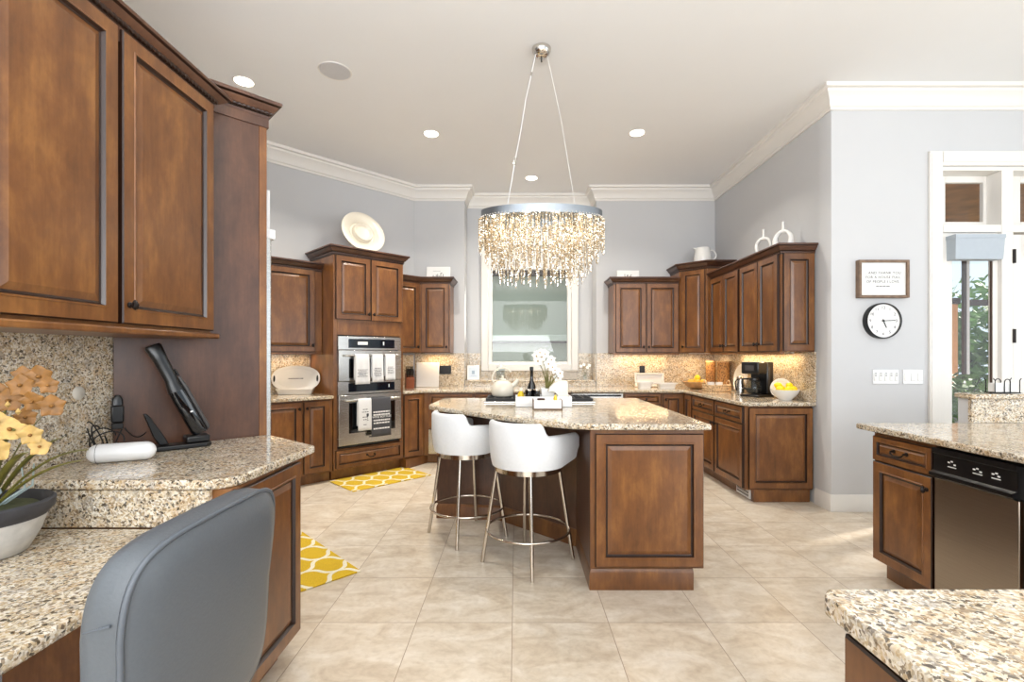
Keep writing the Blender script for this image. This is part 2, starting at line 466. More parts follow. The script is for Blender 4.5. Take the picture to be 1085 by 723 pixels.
def text_mesh(body, size, mat, parent, M, name='lettering', align='CENTER', extrude=0.0004, spacing=1.0):
    cu = bpy.data.curves.new('t', 'FONT'); cu.body = body; cu.size = size; cu.align_x = align; cu.align_y = 'CENTER'
    cu.extrude = extrude; cu.space_character = spacing; cu.resolution_u = 3
    t = bpy.data.objects.new('t', cu); COL.objects.link(t)
    bpy.context.view_layer.update()
    me = bpy.data.meshes.new_from_object(t.evaluated_get(bpy.context.evaluated_depsgraph_get()))
    bpy.data.objects.remove(t); bpy.data.curves.remove(cu)
    me.transform(M); me.materials.clear(); me.materials.append(mat); me.name = name
    o = bpy.data.objects.new(name, me); COL.objects.link(o)
    if parent: o.parent = parent
    return o

FRONT = Matrix.Rotation(R(90), 4, 'X')        # text lying in XY -> standing, facing -Y
# ------------------------------------------------------------------ room shell
CEIL = 3.66
WL = -1.83                                     # left (desk) wall surface
A0, A1, A2, A3 = (WL, 2.08), (-3.86, 4.11), (-1.40, 6.575), (-0.71, 6.575)
A4, A5, A6, A7 = (-0.71, 6.91), (1.10, 6.91), (1.10, 6.575), (2.73, 6.575)
A8, A9 = (2.73, 4.148), (7.0, 4.148)

struct(MB().box(-4.2, 7.0, -4.0, 7.0, -0.1, 0.0).build('floor', TILE))
struct(MB().box(-4.2, 7.2, -4.0, 7.1, CEIL, CEIL+0.1).build('ceiling', CEILP))
struct(MB().box(WL-0.12, WL, -4.0, 2.08, 0, CEIL).build('wall_left', WALLP))
def wall_seg(name, a, b, t=0.12, z0=0, z1=CEIL):
    a, b = Vector(a), Vector(b); d = (b-a).normalized(); n = Vector((d.y, -d.x))
    e = [a, b, b - n*t, a - n*t]
    return struct(MB().prism([tuple(p) for p in e], z0, z1).build(name, WALLP))
wall_seg('wall_fridge_alcove', A0, A1)
wall_seg('wall_left_diagonal', A1, A2)
struct(MB().box(-1.52, -0.71, 6.575, 7.03, 0, CEIL).build('wall_back_left', WALLP))
struct(MB().box(1.10, 2.85, 6.575, 7.03, 0, CEIL).build('wall_back_right', WALLP))
WX0, WX1, WZ0, WZ1 = -0.405, 0.795, 1.205, 2.93
w = MB()
w.box(-0.72, WX0, 6.91, 7.03, 0, CEIL); w.box(WX1, 1.11, 6.91, 7.03, 0, CEIL)
w.box(WX0, WX1, 6.91, 7.03, 0, WZ0); w.box(WX0, WX1, 6.91, 7.03, WZ1, CEIL)
struct(w.build('wall_window', WALLP))
struct(MB().box(2.73, 2.85, 4.34, 6.58, 0, CEIL).build('wall_right', WALLP))
DX0, DX1, DZ1 = 3.68, 5.60, 2.99                  # rough opening of door unit
w = MB()
w.prism([(2.742,4.148),(DX0,4.148),(DX0,4.34),(2.73,4.34),(2.73,4.16),(2.7345,4.1515)], 0, CEIL); w.box(DX0, DX1, 4.148, 4.34, DZ1, CEIL); w.box(DX1, 7.0, 4.148, 4.34, 0, CEIL)
struct(w.build('wall_front_right', WALLP))
struct(MB().box(7.0, 7.12, 2.2, 4.34, 0, CEIL).build('wall_far_right', WALLP))

# crown moulding, baseboards
CP = [(0,-.185),(.014,-.185),(.018,-.165),(.03,-.155),(.036,-.12),(.062,-.075),(.085,-.055),(.09,-.035),(.115,-.03),(.12,0),(0,0)]
CP = [(o, CEIL+z) for o, z in CP]
struct(MB().sweep([(WL,-4.0), A0, A1, A2, A3, A4, A5, A6, A7, A8, A9], CP).build('trim_1', TRIMP, smooth=25))
BP = [(0,0),(.016,0),(.016,.115),(.010,.125),(.010,.135),(.004,.145),(0,.145)]
struct(MB().sweep([(2.73, 4.36), A8, (3.565, 4.148)], BP).build('baseboard_right', TRIMP))
struct(MB().sweep([(WL,-4.0),(WL,0.1)], BP).build('baseboard_left', TRIMP))

# ------------------------------------------------------------------ back window (window_1)
def rect_frame(mb, x0, x1, z0, z1, wdt, y0, y1, m=0):
    mb.box(x0, x0+wdt, y0, y1, z0, z1, m); mb.box(x1-wdt, x1, y0, y1, z0, z1, m)
    mb.box(x0+wdt, x1-wdt, y0, y1, z1-wdt, z1, m); mb.box(x0+wdt, x1-wdt, y0, y1, z0, z0+wdt, m)
root = bpy.data.objects.new('window_1', None); COL.objects.link(root); struct(root)
m = MB(); rect_frame(m, -0.504, 0.894, 1.13, 3.03, 0.10, 6.872, 6.91); m.build('casing', TRIMP, root, bevel=0.008)
m = MB(); rect_frame(m, WX0, WX1, WZ0, WZ1, 0.056, 6.905, 7.0); m.build('window_frame', TRIMP, root, bevel=0.004)
MB().box(WX0+.056, WX1-.056, 6.945, 6.951, WZ0+.056, WZ1-.056).build('glass_pane', GLASS, root)
m = MB().box(WX0+.06, WX1-.06, 6.915, 6.922, 2.60, WZ1-.06); m.lathe([(.016,0),(.016,WX1-WX0-.12)], 12, 0, M=Matrix.Translation((WX0+.06,6.9185,2.60)) @ Matrix.Rotation(R(90),4,'Y'))
m.build('roller_blind', BLIND, root)

# what stands outside that window: neighbouring wall with a ledge under a dark eave
struct(MB().box(-3.5, 3.5, 9.0, 9.2, -0.1, 2.84).build('outside_wall', STUCCO_G))
struct(MB().box(-3.5, 3.5, 8.93, 9.0, 1.62, 1.74).build('outside_wall_ledge', LEDGE_G, bevel=0.01))
struct(MB().box(-3.5, 3.5, 8.93, 9.0, 1.585, 1.62).build('outside_wall_ledge_lip', BROWNP))
struct(MB().box(-3.5, 3.5, 8.8, 9.3, 2.84, 2.96).build('outside_wall_eave', BROWNP))
struct(MB().box(-14, 26, 7.03, 40, -0.25, -0.12).build('ground_paving', KERB))

# ------------------------------------------------------------------ glazed door unit on the right (door_1)
root = bpy.data.objects.new('door_1', None); COL.objects.link(root); struct(root)
m = MB(); cas = [(0,0),(.022,0),(.026,.02),(.02,.035),(.02,.085),(.03,.095),(.03,.113),(0,.113)]
Y0 = 4.148
for x0, x1, z0, z1 in ((3.567, 3.68, 0, 3.117), (5.60, 5.713, 0, 3.117)):
    m.box(x0, x1, Y0-.024, Y0, z0, z1); m.box(x0+.012, x1-.03, Y0-.03, Y0-.02, z0, z1-.012)
m.box(3.68, 5.60, Y0-.024, Y0, 2.99, 3.117); m.box(3.68, 5.60, Y0-.03, Y0-.02, 3.02, 3.105)
m.build('casing', TRIMP, root, bevel=0.004)
m = MB()
m.box(3.68, 5.60, Y0, 4.34, 2.955, 2.99); m.box(3.68, 3.70, Y0, 4.34, 0, 2.955); m.box(5.58, 5.60, Y0, 4.34, 0, 2.955)
m.box(4.20, 4.30, Y0-.01, 4.225, 0, 2.42); m.box(4.20, 4.30, Y0-.01, 4.34, 2.42, 2.955)                                   # mullion between sidelight and door
m.box(3.70, 4.20, Y0-.006, 4.34, 2.42, 2.485); m.box(4.30, 5.58, Y0-.006, 4.34, 2.42, 2.485)
m.build('door_frame', TRIMP, root, bevel=0.004)
m = MB(); gm = MB()
def sash(x0, x1, z0, z1, l, r, b, t, y0=4.27, y1=4.31):
    m.box(x0, x0+l, y0, y1, z0, z1); m.box(x1-r, x1, y0, y1, z0, z1)
    m.box(x0+l, x1-r, y0, y1, z0, z0+b); m.box(x0+l, x1-r, y0, y1, z1-t, z1)
    gm.box(x0+l, x1-r, (y0+y1)/2-.003, (y0+y1)/2+.003, z0+b, z1-t)
sash(3.70, 4.20, 2.485, 2.955, .13, .03, .06, .06)
sash(4.30, 5.58, 2.485, 2.955, .20, .10, .06, .06)
m.build('transom_sash', TRIMP, root, bevel=0.004); gm.build('transom_glass', GLASS, root)
m = MB(); gm = MB()
sash(3.70, 4.20, 0.02, 2.42, .10, .045, .25, .21, 4.17, 4.215)
q = MB().box(4.147, 4.155, 4.176, 4.189, .27, 2.21); q.box(3.80, 4.147, 4.176, 4.189, .27, .282); q.build('glazing_gasket', BROWNP, root)
m.build('sidelight_sash', TRIMP, root, bevel=0.004); gm.build('sidelight_glass', GLASS, root)
m = MB(); gm = MB()
m.box(4.31, 4.50, Y0, 4.20, 0.02, 2.40); m.box(5.39, 5.57, Y0, 4.20, 0.02, 2.40); m.box(4.50, 5.39, Y0, 4.20, 0.02, 0.3); m.box(4.50, 5.39, Y0, 4.20, 2.2, 2.40)
gm.box(4.50, 5.39, 4.17, 4.176, 0.3, 2.2)
m.build('door_leaf', TRIMP, root, bevel=0.004); gm.build('door_glass', GLASS, root)
m = MB()
for z in (2.21, 1.52, 0.4): m.box(4.292, 4.312, Y0-.022, Y0+.002, z-.06, z+.06)
m.build('door_hinge', BRONZE, root)
for x0, x1, z1, lb in ((3.745, 4.165, 2.385, 'pale blue-grey shade valance over the narrow glazed sidelight'), (4.42, 5.47, 2.385, 'pale blue-grey shade valance at the top of the glazed door')):
    t = thing('shade_valance', lb, 'shade', ((x0+x1)/2, 4.17, z1), 0)
    h = (x1-x0)/2
    m = MB(); m.rings([[(-h+.006,-.085,-.21),(h-.006,-.085,-.21),(h-.006,-.001,-.21),(-h+.006,-.001,-.21)],[(-h,-.095,-.03),(h,-.095,-.03),(h,-.001,-.03),(-h,-.001,-.03)]])
    m.build('fabric_box', SHADE, t)
    MB().box(-h-.004,h+.004,-.10,-.001,-.03,0).build('top_board', SHADE, t)

# outdoors beyond the glazed door
struct(MB().box(2.9, 8.6, 4.36, 11.0, 3.40, 3.5).build('outside_soffit', SOFFIT))
struct(MB().box(3.0, 6.0, 6.5, 6.8, 0.86, 2.05).build('outside_stucco_wall', STUCCO_O))
struct(MB().box(3.0, 6.0, 6.46, 6.84, 2.05, 2.13).build('outside_stucco_wall_coping', BROWNP))
struct(MB().box(3.0, 6.0, 6.46, 6.8, 0.80, 0.86).build('outside_stucco_wall_base', BROWNP))
p = thing('porch_screen', 'brown and white porch screen frame beyond the glazed sidelight', 'screen', (6.0, 6.41, 0))
MB().box(0, .035, 0, .04, 0, 3.05).build('brown_post', BROWNP, p)
MB().box(.036, .075, 0, .02, 0, 3.05).build('white_post', TRIMP, p)
m = MB(); m.box(.076, 3, 0, .03, .86, .93); m.box(.076, 3, 0, .03, 2.02, 2.10); m.build('cross_rail', BROWNP, p)
def foliage_tree(name, label, c, rad, n, trunk, cat='tree', seed=1, mat=FOLI, sz=.10):
    rnd = random.Random(seed); t = thing(name, label, cat, (c[0], c[1], -0.12))
    if trunk: MB().tube([(0,0,0),(.05,0,c[2]*.5),(0,.05,c[2])], [.12,.09,.05], 8).build('trunk', BARK, t)
    m = MB()
    for i in range(n):
        v = Vector((rnd.gauss(0,1), rnd.gauss(0,1), rnd.gauss(0,1))).normalized() * (rnd.random()**.4)
        p = Vector((v.x*rad[0], v.y*rad[1], v.z*rad[2] + c[2]))
        a = Vector((rnd.uniform(-1,1), rnd.uniform(-1,1), rnd.uniform(-1,1))).normalized(); b = a.orthogonal().normalized()
        s = sz*rnd.uniform(.6,1.3)
        m.add([p-a*s, p+b*s*.5, p+a*s, p-b*s*.5], [(0,1,2,3)])
    m.build('foliage', mat, t, smooth=0)
foliage_tree('garden_tree', 'tall leafy tree seen through the right part of the sidelight', (11.0, 11.5, 1.7), (1.9, 1.5, 1.7), 2600, True, seed=3, sz=.14)
foliage_tree('garden_shrub', 'low bright shrub seen through the bottom of the sidelight', (4.95, 5.35, .95), (.45, .35, .32), 900, False, 'shrub', 5, sz=.05)

# ------------------------------------------------------------------ joinery
PR = [(0,0,1),(0,-.017,1),(.004,-.021,1),(.050,-.021,0),(.053,-.024,0),(.058,-.024,0),(.064,-.012,1),(.071,-.010,1),(.094,-.0185,0),(.098,-.0185,0)]
def panel(mb, x0, x1, z0, z1, M=None, scale=1.0, prof=PR):
    k = min(scale, min(x1-x0, z1-z0)*.40/.098)
    rs = []
    for ins, y, _ in prof:
        i = ins*k
        rs.append([(x0+i,y,z0+i),(x1-i,y,z0+i),(x1-i,y,z1-i),(x0+i,y,z1-i)])
    mb.rings(rs, 0, True, False, True, M, [p[2] for p in prof[1:]])
    return mb

def knob(parent, x, z, y=-.021, s=1.0):
    m = MB()
    m.lathe([(.011,0),(.012,.004),(.006,.008),(.005,.016)], 12, M=Matrix.Translation((x,y,z)) @ Matrix.Rotation(R(90),4,'X'))
    rs = []
    for k in range(9):                        # twisted oval knob
        a = math.pi*k/8; r = max(.0006, math.sin(a)*.010*s); zz = -math.cos(a)*.019*s
        rs.append([(x + r*(1+.25*math.cos(4*(2*math.pi*i/16)+a*3))*math.cos(2*math.pi*i/16), y-.022 + r*(1+.25*math.cos(4*(2*math.pi*i/16)+a*3))*math.sin(2*math.pi*i/16), z+zz) for i in range(16)])
    m.rings(rs)
    return m.build('knob', BRONZE, parent)

def pull(parent, x, z, y=-.021, w=.045):
    m = MB()
    for sx in (-1, 1): m.lathe([(.012,0),(.012,.004),(.006,.007),(.005,.022)], 12, M=Matrix.Translation((x+sx*w,y,z)) @ Matrix.Rotation(R(90),4,'X'))
    pts = [(x+w*math.cos(a)*1.05, y-.022-.006*math.sin(a), z-.022*math.sin(a)) for a in [math.pi*i/12 for i in range(13)]]
    m.tube(pts, [.0035+.003*math.sin(math.pi*i/12) for i in range(13)], 8)
    return m.build('pull_handle', BRONZE, parent)

KC = [(0,0),(.010,0),(.012,.010),(.007,.013),(.012,.019),(.020,.022),(.026,.030),(.042,.050),(.045,.056),(.041,.058),(.050,.060),(.056,.063),(.058,.074),(.054,.080),(0,.080)]
KM = [0,0,1,1,0,0,0,0,0,1,1,0,0,0,0]
def crown(parent, path, z, pre=None, post=None, k=1.0, name='crown_molding'):
    prof = [(o*k, z+h*k) for o, h in KC]; m = MB(); o0 = len(m.f); m.sweep(path, prof, 0, pre, post)
    n = len(prof)
    for s_ in range(len(path)-1):
        for i in range(n): m.m[s_*n+i] = KM[i]
    m.sweep(path, [(o*k, z+h*k) for o, h in [(0,-.012),(.006,-.012),(.006,-.002),(0,-.002)]], 1, pre, post)
    return m.build(name, [DARKWOOD, GLAZE], parent, smooth=25)

def rope(parent, p0, p1, r=.008, pitch=.022):
    p0, p1 = Vector(p0), Vector(p1); d = (p1-p0); L = d.length; d.normalize()
    up = Vector((0,0,1)); w = d.cross(up); n = int(L/.004); rs = []
    for i in range(n+1):
        s = L*i/n; p = p0 + d*s
        rs.append([tuple(p + (up*math.cos(a)+w*math.sin(a))*r*(1+.28*math.cos(2*a - 2*math.pi*s/pitch*1.0))) for a in [2*math.pi*k/12 for k in range(12)]])
    return MB().rings(rs).build('rope_molding', GLAZE, parent, smooth=60)

def door(parent, x0, x1, z0, z1, kn=None, kz=None, name='door', M=None):
    o = panel(MB(), x0, x1, z0, z1, M).build(name, [WOOD, GLAZE], parent, smooth=20)
    if kn:
        x = x0+.028 if kn == 'L' else x1-.028
        knob(o, x, z0+.07 if kz == 'bot' else z1-.07)
    return o

def drawer(parent, x0, x1, z0, z1, hw=.045):
    o = panel(MB(), x0, x1, z0, z1, None, .62).build('drawer', [WOOD, GLAZE], parent, smooth=20)
    if hw: pull(o, (x0+x1)/2, (z0+z1)/2+.006, y=-.018, w=hw)
    return o

def cabinet(name, label, cat, loc, rz, w, d, z0, z1, poly=None, toe=False, rail=False, group=None):
    t = thing(name, label, cat, (loc[0], loc[1], 0), rz, group)
    pl = to_local(poly, loc, rz) if poly else [(0,0),(w,0),(w,d),(0,d)]
    MB().prism(pl, z0, z1).build('body', WOOD, t, bevel=0.002)
    if toe: MB().box(0, w, .075, min(d,.4), 0, z0).build('toe_kick', WOOD, t)
    if rail: MB().box(0, w, -.012, .03, z0-.022, z0).build('light_rail', WOOD, t, bevel=0.004)
    return t
def slab(name, label, poly, z0, z1, cat='worktop', bevel=.008):
    o = MB().prism(poly, z0, z1).build(name, GRANITE, None, bevel=bevel, seg=3)
    return tag(o, label, cat)
# ------------------------------------------------------------------ desk corner on the left
a = R(90)
t = cabinet('upper_cabinet', 'tall wooden two-door wall cabinet with rope trim hung over the desk', 'cabinet', (-1.46, 1.22), a, 1.07, .345, 1.455, 2.56,
            poly=[(-1.46,1.22),(-1.46,2.285),(-1.805,2.10),(-1.805,1.22)])
door(t, .045, .513, 1.468, 2.545, None); door(t, .532, 1.06, 1.468, 2.545, 'L', 'bot')
MB().box(-.02, 1.085, -.034, .30, 1.430, 1.455).build('light_rail', WOOD, t, bevel=.007)
crown(t, [(0,.34),(0,0),(1.07,0),(.92,.34)], 2.545, k=.95)
MB().sweep([(0,0),(1.07,0)], [(0,2.50),(.008,2.50),(.008,2.55),(0,2.55)]).build('frieze', DARKWOOD, t)
rope(t, (0,-.020,2.566), (1.08,-.020,2.566))

tag(MB().box(WL, -1.808, .1, 2.15, .765, 1.435).build('backsplash', GRANITE), 'tall speckled granite splashback on the wall behind the desk', 'backsplash')
slab('desk_worktop', 'low granite desk top under the leaves of the orchid pot', [(-1.806,.2),(-.995,.2),(-.995,1.628),(-1.806,1.628)], .728, .762)
rc = [(-.975+.10*math.cos(b)-.10, 1.73+.10*math.sin(b)) for b in [R(-90+15*i) for i in range(7)]]
o = slab('raised_worktop', 'raised granite counter holding the vacuum dock beside the desk', [(-1.806,1.63)] + rc + [(-.955,2.27),(-1.335,2.585),(-1.80,2.135),(-1.806,2.12)], .889, .924)
MB().box(-1.806, -1.05, 1.634, 1.654, .763, .888).build('riser', GRANITE, o)
t = cabinet('base_cabinet', 'wooden base cabinet under the raised granite counter beside the grey chair', 'cabinet', (-.985, 1.655), a, .50, .8, .11, .888, toe=False,
            poly=[(-.985,1.655),(-.985,2.155),(-1.20,2.36),(-1.36,2.50),(-1.78,2.09),(-1.78,1.655)])
door(t, .045, .488, .125, .875)
MB().box(.02, .47, .075, .5, 0, .11).build('toe_kick', WOOD, t)
MB().box(0, .04, -.008, 0, .112, .886).build('face_stile', WOOD, t, bevel=.002)
t = thing('desk_apron', 'dark wooden apron rail under the granite desk top', 'desk rail', (-1.26, .2, 0), a)
MB().box(0, 1.43, 0, .022, .60, .727).build('rail', WOOD, t); MB().box(.05, 1.40, .022, .70, .60, .615).build('tray', WOOD, t)

# tall refrigerator enclosure at 45 degrees
a45 = R(45)
t = thing('refrigerator_surround', 'tall dark wooden side panel with rope crown enclosing the refrigerator', 'cabinet', (-1.80, 2.14, 0), a45)
MB().box(0, .597, 0, .04, 0, 2.62).build('side_panel', DARKWOOD, t)
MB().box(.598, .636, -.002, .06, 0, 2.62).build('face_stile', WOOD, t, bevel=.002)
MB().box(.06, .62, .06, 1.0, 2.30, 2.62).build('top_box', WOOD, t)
MB().box(0, .62, 1.0, 1.04, 0, 2.62).build('side_panel', DARKWOOD, t)
MB().sweep([(.05,0),(.636,0),(.636,1.04)], [(0,2.58),(.008,2.58),(.008,2.64),(0,2.64)]).build('frieze', DARKWOOD, t)
crown(t, [(.05,0),(.636,0),(.636,1.04)], 2.63, k=1.05)
rope(t, (.05,-.022,2.653), (.655,-.022,2.653))
t = thing('refrigerator', 'stainless steel refrigerator showing only its door edge past the dark panel', 'refrigerator', (-1.80, 2.14, 0), a45)
MB().box(.08, .60, .07, .98, .01, 2.27).build('body', DGREY, t)
MB().box(.605, .674, .066, .98, 2.05, 2.27).build('top_grille', WPLAST, t, bevel=.003)
MB().box(.605, .681, .066, .52, .12, 2.045).build('door', STEEL, t, bevel=.006); MB().box(.605, .681, .525, .98, .12, 2.045).build('door', STEEL, t, bevel=.006)
MB().box(.607, .703, .064, .13, 2.0, 2.055).build('hinge_cover', WPLAST, t, bevel=.006)
m = MB(); m.tube([(.68,.46,1.9),(.73,.46,1.88),(.73,.46,.7),(.68,.46,.68)], .012, 10); m.build('handle', STEEL, t)

# ------------------------------------------------------------------ left diagonal run: wall cabinet, base, ovens
def S(p0, p1): return (p1-p0)/math.sqrt(2)
p0, p1 = 2.10, 3.158
t = cabinet('upper_cabinet', 'wooden wall cabinet hanging over the white oval tray left of the ovens', 'cabinet', P(p0,7.48), a45, S(p0,p1), .345, 1.385, 2.30, rail=True)
door(t, .10, .665, 1.392, 2.285, 'R', 'bot')
crown(t, [(0,.34),(0,0),(S(p0,p1),0)], 2.29)
p0, p1 = 1.80, 3.160
t = cabinet('base_cabinet', 'wooden two-door base cabinet under the white oval tray', 'cabinet', P(p0,7.10), a45, S(p0,p1), .60, .11, .888, toe=True)
door(t, .10, .635, .125, .875, 'R', 'top'); door(t, .655, .925, .125, .875, 'L', 'top')
slab('worktop', 'short granite counter carrying the white oval tray left of the ovens', [P(1.75,7.05), P(3.158,7.05), P(3.158,7.955), P(1.75,7.955)], .889, .924)
tag(MB().prism([P(1.75,7.957), P(3.158,7.957), P(3.158,7.973), P(1.75,7.973)], .926, 1.362).build('backsplash', GRANITE), 'granite splashback behind the white oval tray', 'backsplash')

p0, p1 = 3.166, 4.37; W = S(p0, p1)
t = thing('oven_cabinet', 'tall wooden oven cabinet with two upper doors and a bottom drawer', 'cabinet', (*P(p0,7.08), 0), a45)
m = MB(); D = .62
m.box(0,.043,0,D,.11,2.46); m.box(W-.043,W,0,D,.11,2.46); m.box(.043,W-.043,0,D,1.575,2.46); m.box(.043,W-.043,0,D,.11,.335); m.box(.043,W-.043,D-.02,D,.335,1.575)
m.build('body', WOOD, t, bevel=.002)
MB().box(0,W,.06,.4,0,.11).build('toe_kick', WOOD, t)
door(t, .02, W/2-.004, 1.745, 2.435, 'R', 'bot'); door(t, W/2+.004, W-.02, 1.745, 2.435, 'L', 'bot')
drawer(t, .02, W-.02, .135, .325)
crown(t, [(0,D),(0,0),(W,0),(W,D)], 2.452, k=1.05)
# double oven
OW = .765; ox = (W-OW)/2
t = thing('double_oven', 'stainless steel double wall oven with towels over its handles', 'oven', (*P(p0,7.08), 0), a45)
MB().box(ox+.02, ox+OW-.02, .004, .56, .345, 1.565).build('body', DGREY, t)
c1 = MB().box(ox, ox+OW, -.022, .002, 1.415, 1.562).build('control_panel', STEEL, t, bevel=.003)
MB().box(ox+.115, ox+OW-.085, -.025, -.0221, 1.435, 1.535).build('display', BLKDISP, c1, bevel=.002)
m = MB(); m.box(ox+.22,ox+.34,-.0262,-.0252,1.47,1.505); m.box(ox+.53,ox+.545,-.0262,-.0252,1.468,1.508); m.build('display_marks', INKW, c1)
def oven_door(z0, z1, wz0, wz1, hz):
    d = MB(); d.box(ox, ox+OW, -.034, .002, z0, z1)
    d = d.build('oven_door', STEEL, t, bevel=.004)
    MB().box(ox+.115, ox+OW-.085, -.037, -.0341, wz0, wz1).build('oven_window', BGLASS, d, bevel=.003)
    h = MB(); h.tube([(ox+.06,-.085,hz),(ox+OW-.06,-.085,hz)], .012, 12)
    for x in (ox+.085, ox+OW-.085): h.tube([(x,-.085,hz),(x,-.034,hz)], .009, 10)
    h.build('handle', STEEL, d)
    return d
oven_door(1.072, 1.408, 1.105, 1.315, 1.352)
c2 = MB().box(ox, ox+OW, -.022, .002, .925, 1.066).build('control_panel', STEEL, t, bevel=.003)
MB().box(ox+.115, ox+OW-.085, -.025, -.0221, .950, 1.045).build('display', BLKDISP, c2, bevel=.002)
m = MB(); m.box(ox+.60,ox+.612,-.0262,-.0252,.985,1.02); m.build('display_marks', INKW, c2)
d = oven_door(.372, .918, .50, .83, .862)
MB().box(ox+.355, ox+.40, -.0362, -.0342, .432, .446).build('badge', DGREY, d)
MB().box(ox+.02, ox+OW-.02, -.01, .0, .347, .366).build('lower_vent', BLACKM, t)

def strokes(rows, w, z_top, pitch, h, rnd, jitter=.0):
    m = MB()
    for i, wd in enumerate(rows):
        x = -wd*w/2; z = z_top - i*pitch
        while x < wd*w/2 - .004:
            l = min(rnd.uniform(.010, .03), wd*w/2 - x)
            m.box(x, x+l, 0, .0006, z-h, z); x += l + .005
    return m
ov_loc = P(p0, 7.08)
def towel(name, label, x, w, z_bar, drop, mat, rows, ink, z_txt, pitch, hh, seed, zsplit=None, extra=None):
    rnd = random.Random(seed)
    L = MR(a45, (ov_loc[0], ov_loc[1], 0)) @ Vector((ox+x, -.085, z_bar))
    t = thing(name, label, 'towel', L, a45, 'tea towels on the oven handles')
    m = MB(); N = 13; rs = []
    prof = [(-.0155-.004*min(1,u*6), -u*drop) for u in [1-i/9 for i in range(10)]] + [(-.0145*math.cos(b), .0145*math.sin(b)) for b in [R(20*i) for i in range(1,9)]] + [(.0155, -u*drop*.85) for u in [i/6 for i in range(7)]]
    th = .0035
    for y, z in prof:
        k = -z/drop if z < 0 else 0
        wv = [(-w/2*(1+.02*k) + w*(1+.04*k)*i/(N-1), y - .004*k*math.sin(i*1.1+seed), z) for i in range(N)]
        rs.append(wv)
    m.rings(rs, 0, False, False, False)
    o = m.build('cloth', mat, t, smooth=60)
    s = o.modifiers.new('thick', 'SOLIDIFY'); s.thickness = th; s.offset = 0
    if rows:
        q = strokes(rows, w, z_txt, pitch, hh, rnd)
        q.build('printed_lettering', ink, t, loc=(0, -.0275, 0))
    if extra: extra(t, w)
    return t
towel('tea_towel', 'leftmost and widest white printed towel on the upper oven handle', .235, .165, 1.352, .315, CLOTHW, [.7,.6,.66,.5,.74], INK, -.155, .018, .006, 1)
towel('tea_towel', 'middle white printed towel on the upper oven handle', .42, .135, 1.352, .295, CLOTHW, [.6,.7,.62,.7,.66,.5], INK, -.14, .018, .006, 2)
towel('tea_towel', 'rightmost and narrowest white printed towel on the upper oven handle', .58, .125, 1.352, .28, CLOTHW, [.55,.65,.6,.65,.6], INK, -.13, .018, .006, 3)
def wine_glass(t, w):
    m = MB(); m.lathe([(.002,0),(.012,.012),(.014,.03),(.010,.04)], 10, sy=.1); m.box(-.0015,.0015,-.001,.001,-.035,0); m.box(-.011,.011,-.001,.001,-.038,-.034)
    m.build('printed_glass', INK, t, loc=(.028, -.028, -.19))
towel('tea_towel', 'white speckled towel with a small wine glass print on the lower oven', .265, .155, .862, .335, CLOTHW, [.35,.5,0,.4,.3,0,.25], INK, -.10, .028, .008, 4, extra=wine_glass)
def wine_text(t, w):
    text_mesh('WINE BOTTLES', .034, INKW, t, Matrix.Translation((0,-.0285,-.20)) @ FRONT)
towel('tea_towel', 'charcoal towel printed in white capitals on the lower oven handle', .465, .235, .862, .42, CLOTHG, [0,.88,.88,0,.86,.84,.0,.86], INKW, -.105, .031, .016, 5, extra=wine_text)

# narrow units right of the ovens, back-left corner
p0 = 4.372; ci = (-1.255, 6.225)
t = cabinet('upper_cabinet', 'narrow wooden wall cabinet squeezed between the ovens and the corner', 'cabinet', P(p0,7.48), a45, .42, .34, 1.385, 2.30,
            poly=[P(p0,7.48), ci, (-1.40,6.57), P(p0,7.97)])
door(t, .02, .405, 1.392, 2.285, 'R', 'bot')
Lc = S(p0, ci[0]+ci[1])
crown(t, [(0,0),(Lc,0)], 2.29, post=(Lc+1/math.sqrt(2), -1/math.sqrt(2)))
t = cabinet('upper_cabinet', 'single-door wooden wall cabinet above the knife block left of the window', 'cabinet', ci, 0, .395, .345, 1.385, 2.30,
            poly=[ci, (-.86,6.225), (-.86,6.572), (-1.40,6.572)])
door(t, .025, .38, 1.392, 2.285, 'R', 'bot')
crown(t, [(0,0),(.395,0),(.395,.345)], 2.29, pre=(-1,-1))
cb = (-1.145, 5.955)
t = cabinet('base_cabinet', 'narrow wooden base cabinet directly right of the ovens', 'cabinet', P(p0,7.10), a45, .30, .6, .11, .888, poly=[P(p0,7.10), cb, (-1.147,6.57), (-1.40,6.57), P(p0,7.97)])
door(t, .012, .275, .125, .875, None)
MB().prism(to_local([P(p0,6.99),(-1.115,6.03),(-1.3,6.4),P(p0,7.6)], P(p0,7.10), a45), 0, .11).build('toe_kick', WOOD, t)
t = cabinet('base_cabinet', 'wooden base cabinet holding the small stainless appliance left of the island', 'cabinet', cb, 0, .62, .60, .11, .888, poly=[cb, (-.53,5.955),(-.53,6.57),(-1.145,6.57)])
drawer(t, .06, .60, .45, .875); MB().box(0,.62,.075,.4,0,.11).build('toe_kick', WOOD, t)
t = thing('undercounter_appliance', 'small stainless steel drawer appliance set low in the back left cabinets', 'appliance', (-1.09, 5.955, 0), 0)
MB().box(0, .50, -.024, -.001, .13, .435).build('front', STEEL, t, bevel=.004); MB().box(.18,.21,-.0262,-.0242,.385,.40).build('badge', DGREY, t)
t = cabinet('base_cabinet', 'wooden sink base cabinet below the window ledge behind the island', 'cabinet', (-.525, 5.955), 0, 1.20, .60, .11, .888, toe=True)
door(t, .02, .59, .125, .72, 'R', 'top'); door(t, .61, 1.18, .125, .72, 'L', 'top'); drawer(t, .02, 1.18, .73, .875, 0)
t = thing('dishwasher', 'stainless dishwasher front under the back counter right of the window', 'dishwasher', (.68, 5.955, 0), 0)
